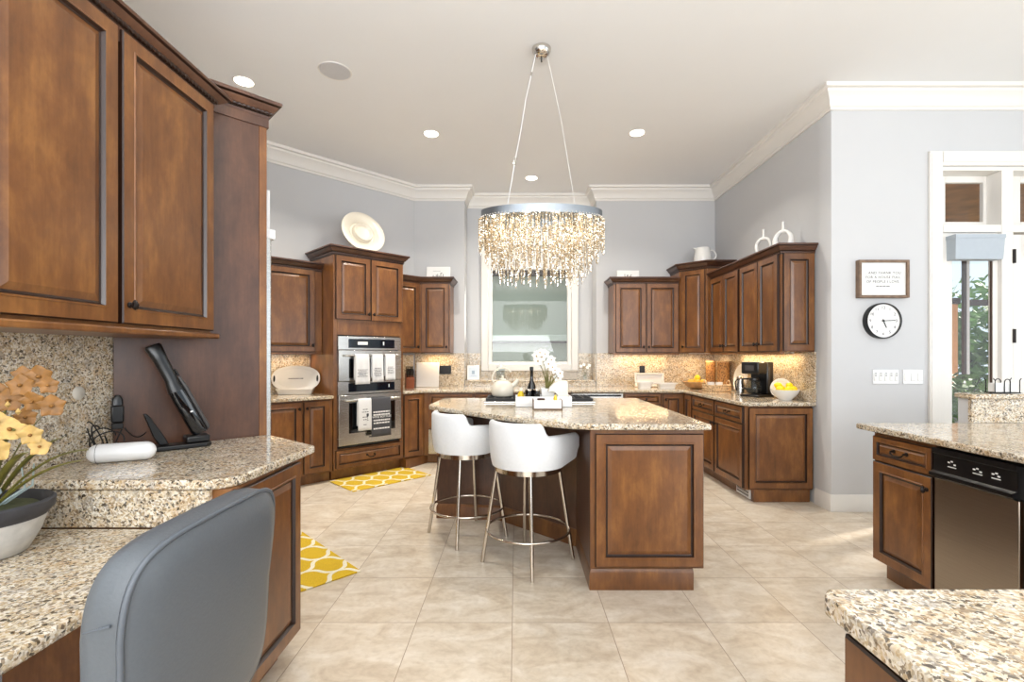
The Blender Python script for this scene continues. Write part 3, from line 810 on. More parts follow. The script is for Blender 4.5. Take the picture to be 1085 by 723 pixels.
MB().box(.005, .645, -.02, .55, .11, .79).build('door', STEEL, t, bevel=.004); MB().box(.005, .645, -.026, .3, .795, .880).build('control_strip', STEEL, t, bevel=.004)
MB().box(.03, .62, -.0275, -.0262, .842, .866).build('control_display', BGLASS, t)
t = cabinet('base_cabinet', 'wooden base cabinet with a drawer between dishwasher and corner', 'cabinet', (1.335, 5.955), 0, .47, .60, .11, .888, toe=True)
drawer(t, .015, .46, .74, .875); door(t, .015, .46, .125, .73, 'R', 'top')
t = cabinet('corner_base_cabinet', 'wooden corner base cabinet below the fruit bowl and basket', 'cabinet', (1.81, 5.955), 0, .3, .6, .11, .888,
            poly=[(1.81,5.955),(2.10,5.955),(2.10,5.675),(2.725,5.675),(2.725,6.57),(1.81,6.57)])
door(t, .015, .265, .125, .875, 'L', 'top')
Md = Matrix.Translation((.29,-.005,0)) @ Matrix.Rotation(R(-90),4,'Z')
door(t, .03, .265, .125, .875, None, M=Md)
MB().prism([(.0,.075),(.365,.075),(.365,-.275),(.7,-.275),(.7,.5),(0,.5)], 0, .11).build('toe_kick', WOOD, t)

# right run
ar = R(-90)
for (y1, w, lb, ep) in ((5.67, .64, 'wooden base cabinet below the coffee maker, farther of two', False), (5.03, .635, 'wooden base cabinet below the bowl of lemons with panelled end', True)):
    t = cabinet('base_cabinet', lb, 'cabinet', (2.10, y1), ar, w, .62, .115, .888)
    drawer(t, .012, w-.012, .725, .875); door(t, .012, w-.012, .13, .715, 'L' if ep else 'R', 'top')
    MB().box(0, w-(.035 if ep else 0), .085, .5, 0, .115).build('toe_kick', WOOD, t)
    if ep:
        Me = Matrix.Translation((w, 0, 0)) @ Matrix.Rotation(R(90),4,'Z')
        panel(MB(), .03, .615, .13, .872, Me).build('end_panel', [WOOD, GLAZE], t, smooth=20)
        MB().box(w-.034, w-.006, .085, .6, 0, .115).build('end_plinth', WOOD, t, bevel=.003)
t = thing('floor_register', 'white slotted air register set in the toe kick near the right end', 'vent', (2.183, 4.72, .012), ar)
MB().box(0, .27, -.012, 0, 0, .085).build('plate', WPLAST, t, bevel=.002)
m = MB(); [m.box(.02+.021*i, .032+.021*i, -.0135, -.0122, .018+.028*j, .036+.028*j) for i in range(11) for j in range(2)]; m.build('slots', DGREY, t)

slab('worktop', 'long granite counter running from the ovens around to the lemons', [P(4.376,7.955), P(4.376,7.05), (-1.135,5.915), (2.065,5.915), (2.065,4.40), (2.11,4.345), (2.727,4.345), (2.727,6.572), (-1.40,6.572)], .889, .924)
o = slab('window_ledge', 'raised granite window ledge behind the kettle', [(-.706,6.585),(1.096,6.585),(1.096,6.905),(-.706,6.905)], .985, 1.012, 'ledge')
MB().box(-.706, 1.096, 6.592, 6.612, .925, .984).build('riser', GRANITE, o)
for poly, z1, lb in (([P(4.376,7.957), (-1.409,6.549), (-1.42,6.553), P(4.376,7.973)], 1.362, 'sliver of granite splashback between ovens and the knife block'),
                 ([(-1.39,6.557),(-.712,6.557),(-.712,6.573),(-1.39,6.573)], 1.384, 'granite splashback behind the white board and outlet'),
                 ([(1.102,6.557),(2.71,6.557),(2.71,6.573),(1.102,6.573)], 1.384, 'granite splashback behind the white casserole dishes'),
                 ([(2.712,4.35),(2.728,4.35),(2.728,6.573),(2.712,6.573)], 1.384, 'granite splashback behind the coffee maker')):
    tag(MB().prism(poly, .926, z1).build('backsplash', GRANITE), lb, 'backsplash')
m = MB(); m.box(-.694, -.506, 6.89, 6.908, 1.013, 1.384); m.box(.896, 1.085, 6.89, 6.908, 1.013, 1.384); m.box(-.506, .896, 6.89, 6.908, 1.013, 1.128)
m.box(-.708, -.695, 6.585, 6.908, 1.013, 1.384); m.box(1.086, 1.098, 6.585, 6.908, 1.013, 1.384)
tag(m.build('backsplash', GRANITE), 'granite splashback lining the recess around the window', 'backsplash')

# wall cabinets on the right
t = cabinet('upper_cabinet', 'low wooden two-door wall cabinet just right of the window', 'cabinet', (1.262, 6.225), 0, .853, .345, 1.385, 2.30, rail=True)
door(t, .03, .418, 1.392, 2.285, 'R', 'bot'); door(t, .43, .84, 1.392, 2.285, 'L', 'bot')
crown(t, [(0,.345),(0,0),(.853,0)], 2.29)
cl = (2.12, 6.225)
t = cabinet('corner_upper_cabinet', 'tall wooden corner wall cabinet under the white pitcher', 'cabinet', cl, R(-45), .3677, .3, 1.385, 2.46,
            poly=[(2.12,6.225),(2.38,5.965),(2.725,5.965),(2.725,6.57),(2.12,6.57)])
door(t, .035, .345, 1.392, 2.435, 'L', 'bot')
lp = to_local([(2.12,6.57),(2.12,6.225),(2.38,5.965),(2.725,5.965)], cl, R(-45))
crown(t, lp, 2.452, k=1.05)
for (y1, w, lb, end) in ((5.945, .788, 'wooden two-door wall cabinet on the right wall, farther of two', 0), (5.155, .785, 'wooden two-door wall cabinet with panelled end under white ring vases', 1)):
    t = cabinet('upper_cabinet', lb, 'cabinet', (2.42, y1), ar, w, .305, 1.385, 2.30, rail=True)
    door(t, .012, w/2-.004, 1.392, 2.285, 'R', 'bot'); door(t, w/2+.004, w-.03, 1.392, 2.285, 'L', 'bot')
    if end:
        Me = Matrix.Translation((w, 0, 0)) @ Matrix.Rotation(R(90),4,'Z')
        panel(MB(), .012, .295, 1.392, 2.285, Me).build('end_panel', [WOOD, GLAZE], t, smooth=20)
        crown(t, [(0,0),(w,0),(w,.305)], 2.29)
    else: crown(t, [(0,0),(w,0)], 2.29)

# ------------------------------------------------------------------ island
t = thing('kitchen_island', 'wooden kitchen island with one large raised end panel', 'island', (0.2, 3.5, 0), 0)
I = lambda pl: [(x-.2, y-3.5) for x, y in pl]
foot = [(.425,2.775),(1.085,2.775),(1.085,4.33),(-.66,4.33),(-.66,3.985),(-.13,3.93),(.425,3.385)]
MB().prism(I(foot), .12, .925).build('body', DARKWOOD, t, bevel=.002)
MB().box(.427-.2, 1.083-.2, -.737, -.726, .12, .925).build('end_frame', WOOD, t, bevel=.002)
MB().prism(I([(.435,2.765),(1.02,2.765),(1.02,4.25),(-.65,4.25),(-.65,3.985),(-.13,3.93),(.435,3.385)]), 0, .12).build('plinth', WOOD, t)
BM = [(0,0),(.014,0),(.014,.095),(.009,.108),(.004,.118),(0,.118)]
pth = I([(-.65,4.25),(-.65,3.985),(-.13,3.93),(.435,3.385),(.435,2.765),(1.02,2.765)])
MB().sweep(pth, BM).build('base_molding', WOOD, t)
panel(MB(), .455-.2, 1.075-.2, .135, .90, Matrix.Translation((0, -.737, 0))).build('end_panel', [WOOD, GLAZE], t, smooth=20)
slab('island_worktop', 'angled granite island top with a long rounded seating edge', [(1.105,2.70),(1.105,4.385),(-.665,4.395),(-.695,3.80),(-.675,3.715),(-.52,3.55),(-.332,3.355),(-.16,3.16),(-.012,3.01),(.10,2.895),(.20,2.815),(.32,2.74),(.45,2.705)], .927, .962, bevel=.010)

# cooktop
t = thing('cooktop', 'black gas cooktop with steel front edge set in the island', 'cooktop', (.19, 4.10, .963), 0)
MB().box(-.455, .455, -.20, .21, 0, .012).build('steel_tray', STEEL, t, bevel=.003)
for x0, x1 in ((-.44,-.15),(-.145,.145),(.15,.44)):
    m = MB()
    rect = [(x0,-.165),(x1,-.165),(x1,.20),(x0,.20)]
    for xa, xb, ya, yb in ((x0,x1,-.175,-.155),(x0,x1,.18,.20),(x0,x0+.014,-.16,.19),(x1-.014,x1,-.16,.19),(x0,x1,-.045,-.033),(x0,x1,.06,.072)): m.box(xa,xb,ya,yb,.0125,.036)
    for k in range(1,4): m.box(x0+(x1-x0)*k/4-.006, x0+(x1-x0)*k/4+.006, -.16, .19, .024, .036)
    m.build('grate', BLACKM, t, bevel=.002)
for x in (-.30, 0, .30):
    for y in (-.08, .12):
        MB().lathe([(.045,.0125),(.045,.018),(.03,.020),(.03,.0235),(.005,.0238)], 20, c=(x,y,0)).build('burner', BLACK, t)

# peninsula on the right
t = cabinet('base_cabinet', 'wooden drawer and door base cabinet at the end of the peninsula', 'cabinet', (2.19, 2.925), ar, .432, .62, .11, .888)
drawer(t, .012, .425, .72, .865); door(t, .012, .425, .12, .712, 'R', 'top')
MB().box(.02, .43, .06, .5, 0, .11).build('toe_kick', WOOD, t)
t = thing('dishwasher', 'narrow stainless dishwasher with black control panel in the peninsula', 'dishwasher', (2.19, 2.488, 0), ar); t.scale = (1.055, 1, 1)
MB().box(.004, .405, .002, .56, .10, .865).build('body', DGREY, t)
MB().box(.006, .403, -.022, 0, .11, .72).build('door', STEEL_D, t, bevel=.004)
c = MB().rings([[(.006,y,z),(.403,y,z)] for y,z in ((0,.722),(-.040,.725),(-.052,.735),(-.052,.752),(-.030,.760),(-.026,.78),(-.026,.845),(-.034,.852),(-.034,.875),(0,.878))], 0, False, False, False).build('control_panel', BLACK, t)
for grp in (((.09,.815),(.105,.822),(.12,.808)),((.215,.812),(.23,.818),(.245,.806)),((.30,.812),(.315,.818),(.325,.806))):
    m = MB()
    for x, z in grp: m.box(x-.005,x+.006,-.0275,-.0262,z-.003,z+.004)
    m.box(grp[0][0]-.006, grp[2][0]+.008, -.0275, -.0262, .792, .796)
    m.build('lettering', INKW, c)
t = cabinet('base_cabinet', 'wooden base cabinet just past the peninsula dishwasher', 'cabinet', (2.19, 2.055), ar, .60, .62, .11, .888, toe=True)
door(t, .012, .588, .12, .865, 'R', 'top')
slab('peninsula_worktop', 'granite peninsula counter over the dishwasher on the right', [(2.15,1.45),(2.15,3.03),(3.9,3.03),(3.9,1.45)], .889, .924)
o = slab('bar_worktop', 'raised granite bar top holding the wire napkin holder', [(2.865,2.995),(2.855,3.02),(2.88,3.15),(3.95,3.15),(3.95,2.995)], 1.076, 1.108)
MB().box(2.885, 3.9, 3.031, 3.055, .925, 1.075).build('riser', GRANITE, o)
struct(MB().box(2.89, 3.9, 3.056, 3.13, 0, 1.075).build('wall_bar_half_height', WALLP))

# counter in the near right corner
slab('worktop', 'close granite counter filling the bottom right corner', [(.557,-.5),(.557,.866),(.575,.886),(1.9,.886),(1.9,-.5)], .880, .920, bevel=.007)
t = cabinet('base_cabinet', 'dark wooden base cabinet under the close bottom right counter', 'cabinet', (.592, .855), ar, 1.2, .9, .11, .879, toe=True)
door(t, .02, .55, .12, .865); door(t, .57, 1.15, .12, .865)
Mb = Matrix.Translation((0,.9,0)) @ Matrix.Rotation(R(-90),4,'Z')
panel(MB(), .02, .88, .12, .865, Mb).build('end_panel', [WOOD, GLAZE], t, smooth=20)
# ------------------------------------------------------------------ bar stools
def make_stool(loc, rz, leg_rz, label, back=.08):
    t = thing('bar_stool', label, 'bar stool', (loc[0], loc[1], 0), 0, 'white barrel stools at the island')
    Ms = Matrix.Translation((.003, -back, 0)) @ Matrix.Rotation(rz, 4, 'Z')
    Rr, th = .25, .036
    us = []                                    # stations along the U: (x, y, nx, ny, tallness)
    def tall(sd):                              # sd: arc length from back centre
        e = .225
        k = min(1, max(0, (abs(sd)-e)/.05)); k = k*k*(3-2*k)
        return k
    n = 60
    for i in range(n+1):
        sd = -.60 + 1.20*i/n
        q = Rr*math.pi/2
        if abs(sd) <= q:
            an = sd/Rr; x, y, nx, ny = Rr*math.sin(an), -Rr*math.cos(an), math.sin(an), -math.cos(an)
        else:
            sg = 1 if sd > 0 else -1; x, y, nx, ny = sg*Rr, abs(sd)-q, sg, 0.0
        us.append((x, y, nx, ny, tall(sd), sd))
    rs = []
    for x, y, nx, ny, k, sd in us:
        top = .944*(1-k) + (.866 - .05*max(0, abs(sd)-.35))*k
        edge = max(0, (abs(sd)-.585)/.015)
        bot = .655 + .006*edge + .03*max(0, abs(sd)-.40)/.2
        top -= .008*edge
        prof = [(-.052, bot), (-.016, bot+.004), (-.006, bot+.05), (.004, (bot+top)/2), (.004, top-.02), (-.003, top-.007), (-.012, top), (-.026, top-.001), (-th, top-.014), (-th-.004, (bot+top)/2), (-th-.01, bot+.06), (-th-.02, bot+.02)]
        rs.append([(x+nx*o, y+ny*o, z) for o, z in prof])
    MB().rings(rs, M=Ms).build('shell', LEATHER, t, smooth=70)
    m = MB()                                   # seat cushion, a D shape
    out = [( .215*math.sin(an), -.215*math.cos(an)) for an in [R(-90+12*i) for i in range(16)]] + [(.215,.16),(.19,.20),(-.19,.20),(-.215,.16)]
    rsx = [[(x*s, y*s, z) for x, y in out] for s, z in ((.86,.655),(1,.67),(1.0,.725),(.95,.745),(.7,.752),(.2,.754))]
    m.rings(rsx, M=Ms); m.build('seat_cushion', LEATHER, t, smooth=60)
    m = MB(); m.lathe([(.213,.622),(.213,.654),(.198,.654),(.198,.622),(.213,.622)], 40, cap0=False, cap1=False); m.lathe([(.197,.648),(.197,.653)], 40)
    m.build('seat_ring', NICKEL, t, smooth=40, loc=(0,-back*.9,0))
    m = MB(); m.lathe([(.03,.56),(.03,.60),(.06,.605),(.06,.647)], 20); m.build('swivel', BLACK, t)
    Ml = Matrix.Rotation(leg_rz, 4, 'Z')
    m = MB()
    for k in range(2): m.box(-.20, .20, -.012, .012, .606, .625, 0, Ml @ Matrix.Rotation(R(90*k), 4, 'Z'))
    m.build('cross_bar', NICKEL, t)
    for k in range(4):
        b = leg_rz + R(90*k)
        p0 = Vector((.205*math.cos(b), .205*math.sin(b), .622)); p1 = Vector((.30*math.cos(b), .30*math.sin(b), 0))
        m = MB().tube([p0, p0.lerp(p1,.5), p1], .0125, 12); m.build('leg', NICKEL, t)
    m = MB(); m.loop([(.272*math.cos(2*math.pi*i/56), .272*math.sin(2*math.pi*i/56), .215) for i in range(56)], .0085, 8); m.build('foot_ring', NICKEL, t, smooth=60)
    return t
make_stool((.077, 3.15), R(-35), R(3.5), 'white barrel bar stool nearer the camera, at the middle of the island edge')
make_stool((-.37, 3.612), R(-50), R(-8), 'white barrel bar stool at the far left corner of the island')

# ------------------------------------------------------------------ grey office chair
t = thing('office_chair', 'grey leather office chair pushed up to the granite desk', 'office chair', (-.598, .918, 0), 0)
outl = []
def outline(n=72):
    pts = []
    for i in range(n):
        b = 2*math.pi*i/n
        c, s_ = math.cos(b), math.sin(b)
        e = .34
        u = math.copysign(abs(c)**e, c); v = math.copysign(abs(s_)**e, s_)
        wd = .220*(1 - .045*math.exp(-((v+.05)/.3)**2))
        pts.append((u*wd, .835 + v*.215 + .012*(1-u*u)*(v>0)))
    return pts
ol = outline()
cz = .835
def lay(sc, x):
    r = []
    for u, z in ol:
        uu, zz = u*sc, cz + (z-cz)*sc
        r.append((x - .35*uu*uu + .08*(zz-cz), uu, zz))
    return r
m = MB().rings([lay(.03,.048), lay(.4,.048), lay(.75,.044), lay(.93,.036), lay(.985,.026)], 0, True, True, False)
m.rings([lay(.99,.020), lay(1.0,.010), lay(1.01,-.012), lay(1.0,-.03), lay(.95,-.042), lay(.7,-.048), lay(.3,-.05), lay(.03,-.05)], 0, True, False, True)
m.rings([lay(.985,.026), lay(.975,.020), lay(.99,.020)], 1, True, False, False)
bk = m.build('backrest', [GREYL, PIPING], t, smooth=50)
m = MB(); m.loop(lay(.992,.027), .0048, 8); m.build('piping', PIPING, bk, smooth=80)
for zc in (.955, .865):                     # stitched creases across the near side band
    m = MB(); m.tube([(x - .35*.22**2 + .08*(zc-cz), -.2195-.0022*math.sin(1+i), zc-.004*i) for i, x in enumerate((.014,0,-.014,-.028))], .0022, 6)
    m.build('seam', PIPING, bk)
rsx = [[(x - .26, y, z) for x, y in [(.23*math.copysign(abs(math.cos(b))**.5, math.cos(b)), .24*math.copysign(abs(math.sin(b))**.5, math.sin(b))) for b in [2*math.pi*i/40 for i in range(40)]]] for z in (.44,.46,.50,.525)]
m = MB().rings(rsx); m.build('seat', GREYL, t, bevel=.015)
MB().box(-.06, .035, -.03, .03, .40, .66).build('back_bracket', BLACK, t, bevel=.008)
MB().box(-.42, -.02, -.06, .06, .405, .438).build('seat_plate', BLACK, t)
m = MB().lathe([(.03,.10),(.03,.25),(.02,.25),(.02,.405)], 16, c=(-.26,0,0)); m.build('gas_column', CHROME, t)
for k in range(5):
    b = 2*math.pi*k/5 + .3
    m = MB().tube([(-.26,0,.11),(-.26+.27*math.cos(b),.27*math.sin(b),.075)], [.024,.016], 8); l = m.build('base_spoke', BLACK, t)
    MB().lathe([(.028,-.012),(.028,.012)], 16, M=Matrix.Translation((-.26+.27*math.cos(b),.27*math.sin(b),.03)) @ Matrix.Rotation(b, 4, 'Z') @ Matrix.Rotation(R(90),4,'X')).build('caster', BLACK, l)

# ------------------------------------------------------------------ chandelier, ceiling fixtures
CX, CY, CZ = .19, 3.60, 2.405
t = thing('chandelier', 'oval crystal bead chandelier with chrome band hanging over the island', 'chandelier', (CX, CY, CZ), 0)
def oval(a, b, z, n=72): return [(a*math.cos(2*math.pi*i/n), b*math.sin(2*math.pi*i/n), z) for i in range(n)]
m = MB(); m.rings([oval(.455,.20,-.03), oval(.455,.20,.03), oval(.447,.193,.03), oval(.447,.193,-.03), oval(.455,.20,-.03)], 0, True, False, False)
m.rings([oval(.447,.193,.0), oval(.447,.193,.006)], 0); band = m.build('chrome_band', BANDM, t, smooth=40)
m = MB()
for i in range(44):
    b = math.pi + math.pi*i/43
    x, y = .457*math.cos(b), .202*math.sin(b)
    m.lathe([(.0035,-.0035),(.0035,.0035)], 6, c=(x, y, -.022))
m.build('stud', NICKEL, band)
def strand_mesh(L, seed):
    rnd = random.Random(seed); m = MB(); z = 0
    while z < L:
        r = rnd.uniform(.0060,.0092); h = rnd.uniform(.013,.020)
        m.lathe([(.0005,-z),(r,-z-h*.3),(r*.9,-z-h*.7),(.0005,-z-h)], 5, M=Matrix.Rotation(rnd.random()*6,4,'Z')); z += h*1.0
    m.lathe([(.0005,-z),(.006,-z-.012),(.004,-z-.035),(.0005,-z-.045)], 6)
    o = m.build('crystal_strand', CRYSTAL, None, smooth=0); me = o.data; bpy.data.objects.remove(o); return me
tiers = [(.470,.212,.175,62,0),(.425,.185,.245,54,1),(.372,.155,.325,46,2),(.31,.125,.395,36,3),(.23,.085,.42,22,4)]
cand = []
for a_, b_, L, n, k in tiers:
    meshes = [strand_mesh(L + d, 10*k+i) for i, d in enumerate((-.02, 0, .025, .045))]
    for i in range(n):
        th_ = 2*math.pi*(i+.5*(k%2))/n
        cand.append((b_*math.sin(th_), a_*math.cos(th_), meshes[(i*7+k*3) % 4]))
cand.sort(key=lambda c: c[0])
rest = MB()
for j, (y, x, me) in enumerate(cand):
    if j < 100:
        o = bpy.data.objects.new('crystal_strand', me); COL.objects.link(o); o.parent = t; o.location = (x, y, -.03); o.rotation_euler = (0,0,j*1.3)
    else:
        rest.add([(v.co.x+x, v.co.y+y, v.co.z-.03) for v in me.vertices], [tuple(p.vertices) for p in me.polygons])
o = rest.build('crystal_strands_behind', CRYSTAL, t, smooth=0); o['kind'] = 'stuff'
for i in range(10):
    b = 2*math.pi*i/10; x, y = .36*math.cos(b), .13*math.sin(b)
    MB().lathe([(.018,-.012),(.018,-.002)], 12, c=(x,y,0)).build('led_puck', BULB, t)
for x in (-.30, -.1, .1, .30):
    l = bpy.data.lights.new('chandelier_led', 'POINT'); l.energy = 0.9; l.color = (1,.90,.76); l.shadow_soft_size = .05
    o = bpy.data.objects.new('chandelier_led', l); COL.objects.link(o); o.parent = t; o.location = (x, 0, -.12)
dz = CEIL - CZ
can = MB().lathe([(.001,-.068),(.03,-.066),(.055,-.05),(.07,-.02),(.072,0)], 32, c=(0,0,dz)).build('canopy', CHROME, t, smooth=60)
m = MB(); m.tube([(0,0,-.10+dz),(0,0,dz-.06)], .006, 8); m.build('canopy_stem', DGREY, can)
def cable(pts, r=.003): MB().tube(pts, r, 8).build('cable', WPLAST, t)
cable([(-.045,-.02,dz-.055),(-.12,-.02,dz-.40),(-.155,-.02,dz-.62),(-.20,-.02,dz-.86),(-.265,-.01,.02)])
cable([(.045,0,dz-.055),(.15,0,dz-.55),(.265,.02,.02)], .0016)
m = MB(); m.tube([(-.195,-.02,dz-.83),(-.205,-.02,dz-.88)], .009, 8); m.build('cable_grip', CHROME, t)
MB().tube([(-.075,-.02,dz-.19),(-.08,-.02,dz-.215)], .007, 8).build('cable_grip', CHROME, t)

for i, (x, y, lb, pw) in enumerate(((-2.294,4.03,'lit recessed ceiling downlight above the tall refrigerator panel',22),(-.885,4.98,'lit recessed ceiling downlight left of the chandelier',22),(1.253,4.96,'lit recessed ceiling downlight right of the chandelier',22),(.198,6.22,'lit recessed ceiling downlight close to the window wall',14))):
    t = thing('downlight', lb, 'ceiling light', (x, y, CEIL), 0, 'recessed ceiling downlights')
    MB().lathe([(.071,-.001),(.08,-.006),(.088,-.001)], 32, cap0=False, cap1=False).build('trim_ring', TRIMP, t)
    MB().lathe([(.070,-.001),(.068,-.004)], 32).build('lens', LAMP, t)
    l = bpy.data.lights.new('downlight_beam', 'AREA'); l.shape = 'DISK'; l.size = .15; l.energy = pw; l.color = (1,.93,.82); l.spread = R(130)
    o = bpy.data.objects.new('downlight_beam', l); COL.objects.link(o); o.location = (x, y, CEIL-.012)
t = thing('ceiling_speaker', 'round flat grey speaker grille in the ceiling', 'speaker', (-1.469, 3.88, CEIL), 0)
MB().lathe([(.118,-.001),(.118,-.006),(.001,-.008)], 40).build('grille', plain('speaker_grille', (196,196,198), .8, var=.02), t); MB().lathe([(.119,-.001),(.128,-.007),(.132,-.001)], 40, cap0=False, cap1=False).build('rim', TRIMP, t)

# under-cabinet strips (real lamps below the wall cabinets)
def strip(name, label, loc, rz, w, pw):
    t = thing(name, label, 'light', loc, rz, 'under-cabinet light strips')
    MB().box(-w/2, w/2, -.012, .012, -.012, -.001).build('housing', WPLAST, t)
    l = bpy.data.lights.new('strip_glow', 'AREA'); l.shape = 'RECTANGLE'; l.size = w; l.size_y = .02; l.energy = pw; l.color = (1,.70,.38)
    o = bpy.data.objects.new('strip_glow', l); COL.objects.link(o); o.parent = t; o.location = (0,0,-.016)
q = P(2.72, 7.76); strip('light_strip', 'slim light strip under the wall cabinet over the oval tray', (q[0], q[1], 1.384), a45, .55, 1.3)
strip('light_strip', 'slim light strip under the cabinet over the knife block', (-1.06, 6.45, 1.384), 0, .34, 1.3)
strip('light_strip', 'slim light strip under the cabinet over the casserole dishes', (1.70, 6.45, 1.384), 0, .7, 2.6)
strip('light_strip', 'slim light strip under the corner cabinet over the fruit bowl', (2.45, 6.30, 1.384), R(-45), .35, 2.0)
strip('light_strip', 'slim light strip under the cabinets over the coffee maker', (2.63, 5.15, 1.384), ar, 1.2, 4.2)

# ------------------------------------------------------------------ rugs
for (cx, cy, w, h, lb) in ((-1.483, 5.252, .93, .56, 'mustard trellis rug lying in front of the ovens'), (-.973+.0-.353*1.2+.0-.18, 2.98+.353*1.2-.18, .52, 1.2, 'mustard trellis rug beside the raised granite counter')):
    o = MB().box(-w/2, w/2, -h/2, h/2, 0, .010).build('rug', RUG, None, bevel=.004, loc=(cx, cy, .001), rot=(0, 0, a45))
    tag(o, lb, 'rug', 'mustard trellis rugs')

# ------------------------------------------------------------------ things on the desk and raised counter
t = thing('potted_orchid', 'yellow artificial orchid in a whitewashed bowl with black rim', 'plant', (-1.565, 1.40, .763), 0)
m = MB(); prof = [(.085,0,0),(.10,.004,0),(.128,.06,0),(.142,.105,0),(.15,.118,1),(.158,.125,1),(.160,.150,1),(.152,.156,1),(.143,.150,1),(.135,.12,1)]
m.lathe([(r,z) for r,z,_ in prof], 40, cap1=False, mats=[p[2] for p in prof[1:]]); m.build('bowl', [CLAYW, CLAYD], t, smooth=50)
m = MB(); m.lathe([(.136,.118),(.12,.135),(.06,.146),(.001,.150)], 24, cap0=False); m.build('moss', MOSS, t)
rnd = random.Random(11)
def blade(base, tip, rise, w):
    base, tip = Vector(base), Vector(tip); mid = base.lerp(tip,.5) + Vector((0,0,rise)); rs = []
    side = (tip-base).cross(Vector((0,0,1))).normalized()
    for i in range(11):
        u = i/10; p = base*(1-u)**2 + mid*2*u*(1-u) + tip*u*u; ww = w*(.5+1.2*u)*(1-u**3)+.0006
        rs.append([tuple(p-side*ww+Vector((0,0,.004*ww/w))), tuple(p), tuple(p+side*ww+Vector((0,0,.004*ww/w)))])
    m = MB(); m.rings(rs, 0, False, False, False); o = m.build('leaf', LEAF, t, smooth=80)
    s = o.modifiers.new('thick','SOLIDIFY'); s.thickness = .0016
tips = [(.31,-.02,.285,.05),(.24,-.10,.325,.07),(.22,.02,.345,.07),(.17,-.12,.36,.08),(.26,.06,.30,.08),(.12,-.16,.34,.10),(.10,.08,.40,.06),(.05,-.17,.38,.06),
        (.02,-.14,.42,.04),(-.05,-.16,.36,.06),(-.14,-.13,.34,.08),(-.18,-.06,.36,.07),(-.17,.05,.38,.06),(-.06,.10,.43,.04),(.20,-.18,.27,.10),(-.10,-.20,.28,.09),(.14,-.05,.42,.03)]
for tx, ty, tz_, rise in tips:
    blade((tx*.12, ty*.12, .14), (tx, ty, tz_), rise, rnd.uniform(.008,.013))
for i in range(7):
    b = rnd.uniform(-2.2,.3); r = rnd.uniform(.06,.13)
    m = MB().tube([(r*.4*math.cos(b),r*.4*math.sin(b),.14),(r*math.cos(b+.5),r*math.sin(b+.5),.19),(r*1.1*math.cos(b+.2),r*1.1*math.sin(b+.2),.26)], [.004,.003,.002], 6); m.build('aerial_root', TWIG, t, smooth=80)
def flower(c, nrm, s, mat, parent, name='flower'):
    nrm = Vector(nrm).normalized(); e1 = nrm.orthogonal().normalized(); e2 = nrm.cross(e1); c = Vector(c); m = MB()
    for k in range(5):
        a0 = 2*math.pi*k/5 + .3; d = e1*math.cos(a0)+e2*math.sin(a0); w = e1*-math.sin(a0)+e2*math.cos(a0)
        wd = s*(.56 if k % 2 else .42)
        rs = [[tuple(c+d*s*u + w*x*wd*math.sin(math.pi*min(.97,u*.88+.10)) + nrm*(.22*s*u*u - .12*s*abs(x)*u)) for x in (-1,-.5,0,.5,1)] for u in (0.05,.3,.55,.8,1.0)]
        m.rings(rs, 0, False, False, False)
    m.lathe([(.001,0),(s*.14,s*.1),(s*.16,s*.25),(.001,s*.42)], 8, 1, M=Matrix.Translation(c) @ nrm.to_track_quat('Z','Y').to_matrix().to_4x4())
    return m.build(name, [mat, PETALO if mat is not PETALW else PETALY], parent, smooth=60)
def bez(a, b, c, n=10): a,b,c = map(Vector,(a,b,c)); return [a*(1-u)**2+b*2*u*(1-u)+c*u*u for u in [i/n for i in range(n+1)]]
st = [(bez((.01,0,.14),(.08,-.03,.40),(.20,-.10,.385)), PETALY, ((.145,-.09,.405),(.19,-.10,.385),(.235,-.09,.37),(.175,-.12,.335),(.25,-.08,.335))),
      (bez((0,.02,.14),(.0,.04,.48),(.13,.02,.53)), PETALO, ((.08,.0,.455),(.125,-.01,.50),(.16,.01,.525),(.195,.0,.50),(.17,-.02,.455),(.10,.02,.53),(.15,-.02,.41),(.05,.0,.48),(.205,.0,.44))),
      (bez((-.02,.02,.14),(-.08,.0,.42),(-.05,-.04,.50)), PETALO, ((-.03,-.03,.47),(-.02,-.04,.40),(-.06,-.05,.52)))]
for pts, mat, fl in st:
    MB().tube(pts, .0035, 6).build('stem', LEAF, t, smooth=80)
    for q in fl: flower(q, (.8+rnd.uniform(-.5,.5),-1.2+rnd.uniform(-.4,.4),rnd.uniform(-.3,.5)), rnd.uniform(.026,.036), mat, t)
m = MB(); m.lathe([(.001,0),(.007,.008),(.001,.018)], 8, c=(.16,-.05,.42)); m.lathe([(.001,0),(.007,.008),(.001,.018)], 8, c=(.13,-.05,.44)); m.build('bud', PETALY, t)

t = thing('portable_speaker', 'white pill-shaped portable speaker lying on the raised granite counter', 'speaker', (-1.585, 1.925, .924), R(26))
rr = .037; prof = [(.001,-.112)] + [(rr*math.sin(R(15*i)), -.075-rr*math.cos(R(15*i))) for i in range(1,7)] + [(rr,0.0)] + [(rr*math.cos(R(15*i)), .075+rr*math.sin(R(15*i))) for i in range(0,6)] + [(.001,.112)]
m = MB().lathe(prof, 28, M=Matrix.Translation((0,0,rr+.001)) @ Matrix.Rotation(R(90),4,'Y')); m.build('body', WPLAST, t, smooth=60)
m = MB(); m.loop([(-.077, (rr+.0004)*math.cos(2*math.pi*i/32), rr+.001+(rr+.0004)*math.sin(2*math.pi*i/32)) for i in range(32)], .0008, 6); m.build('end_seam', INK, t)

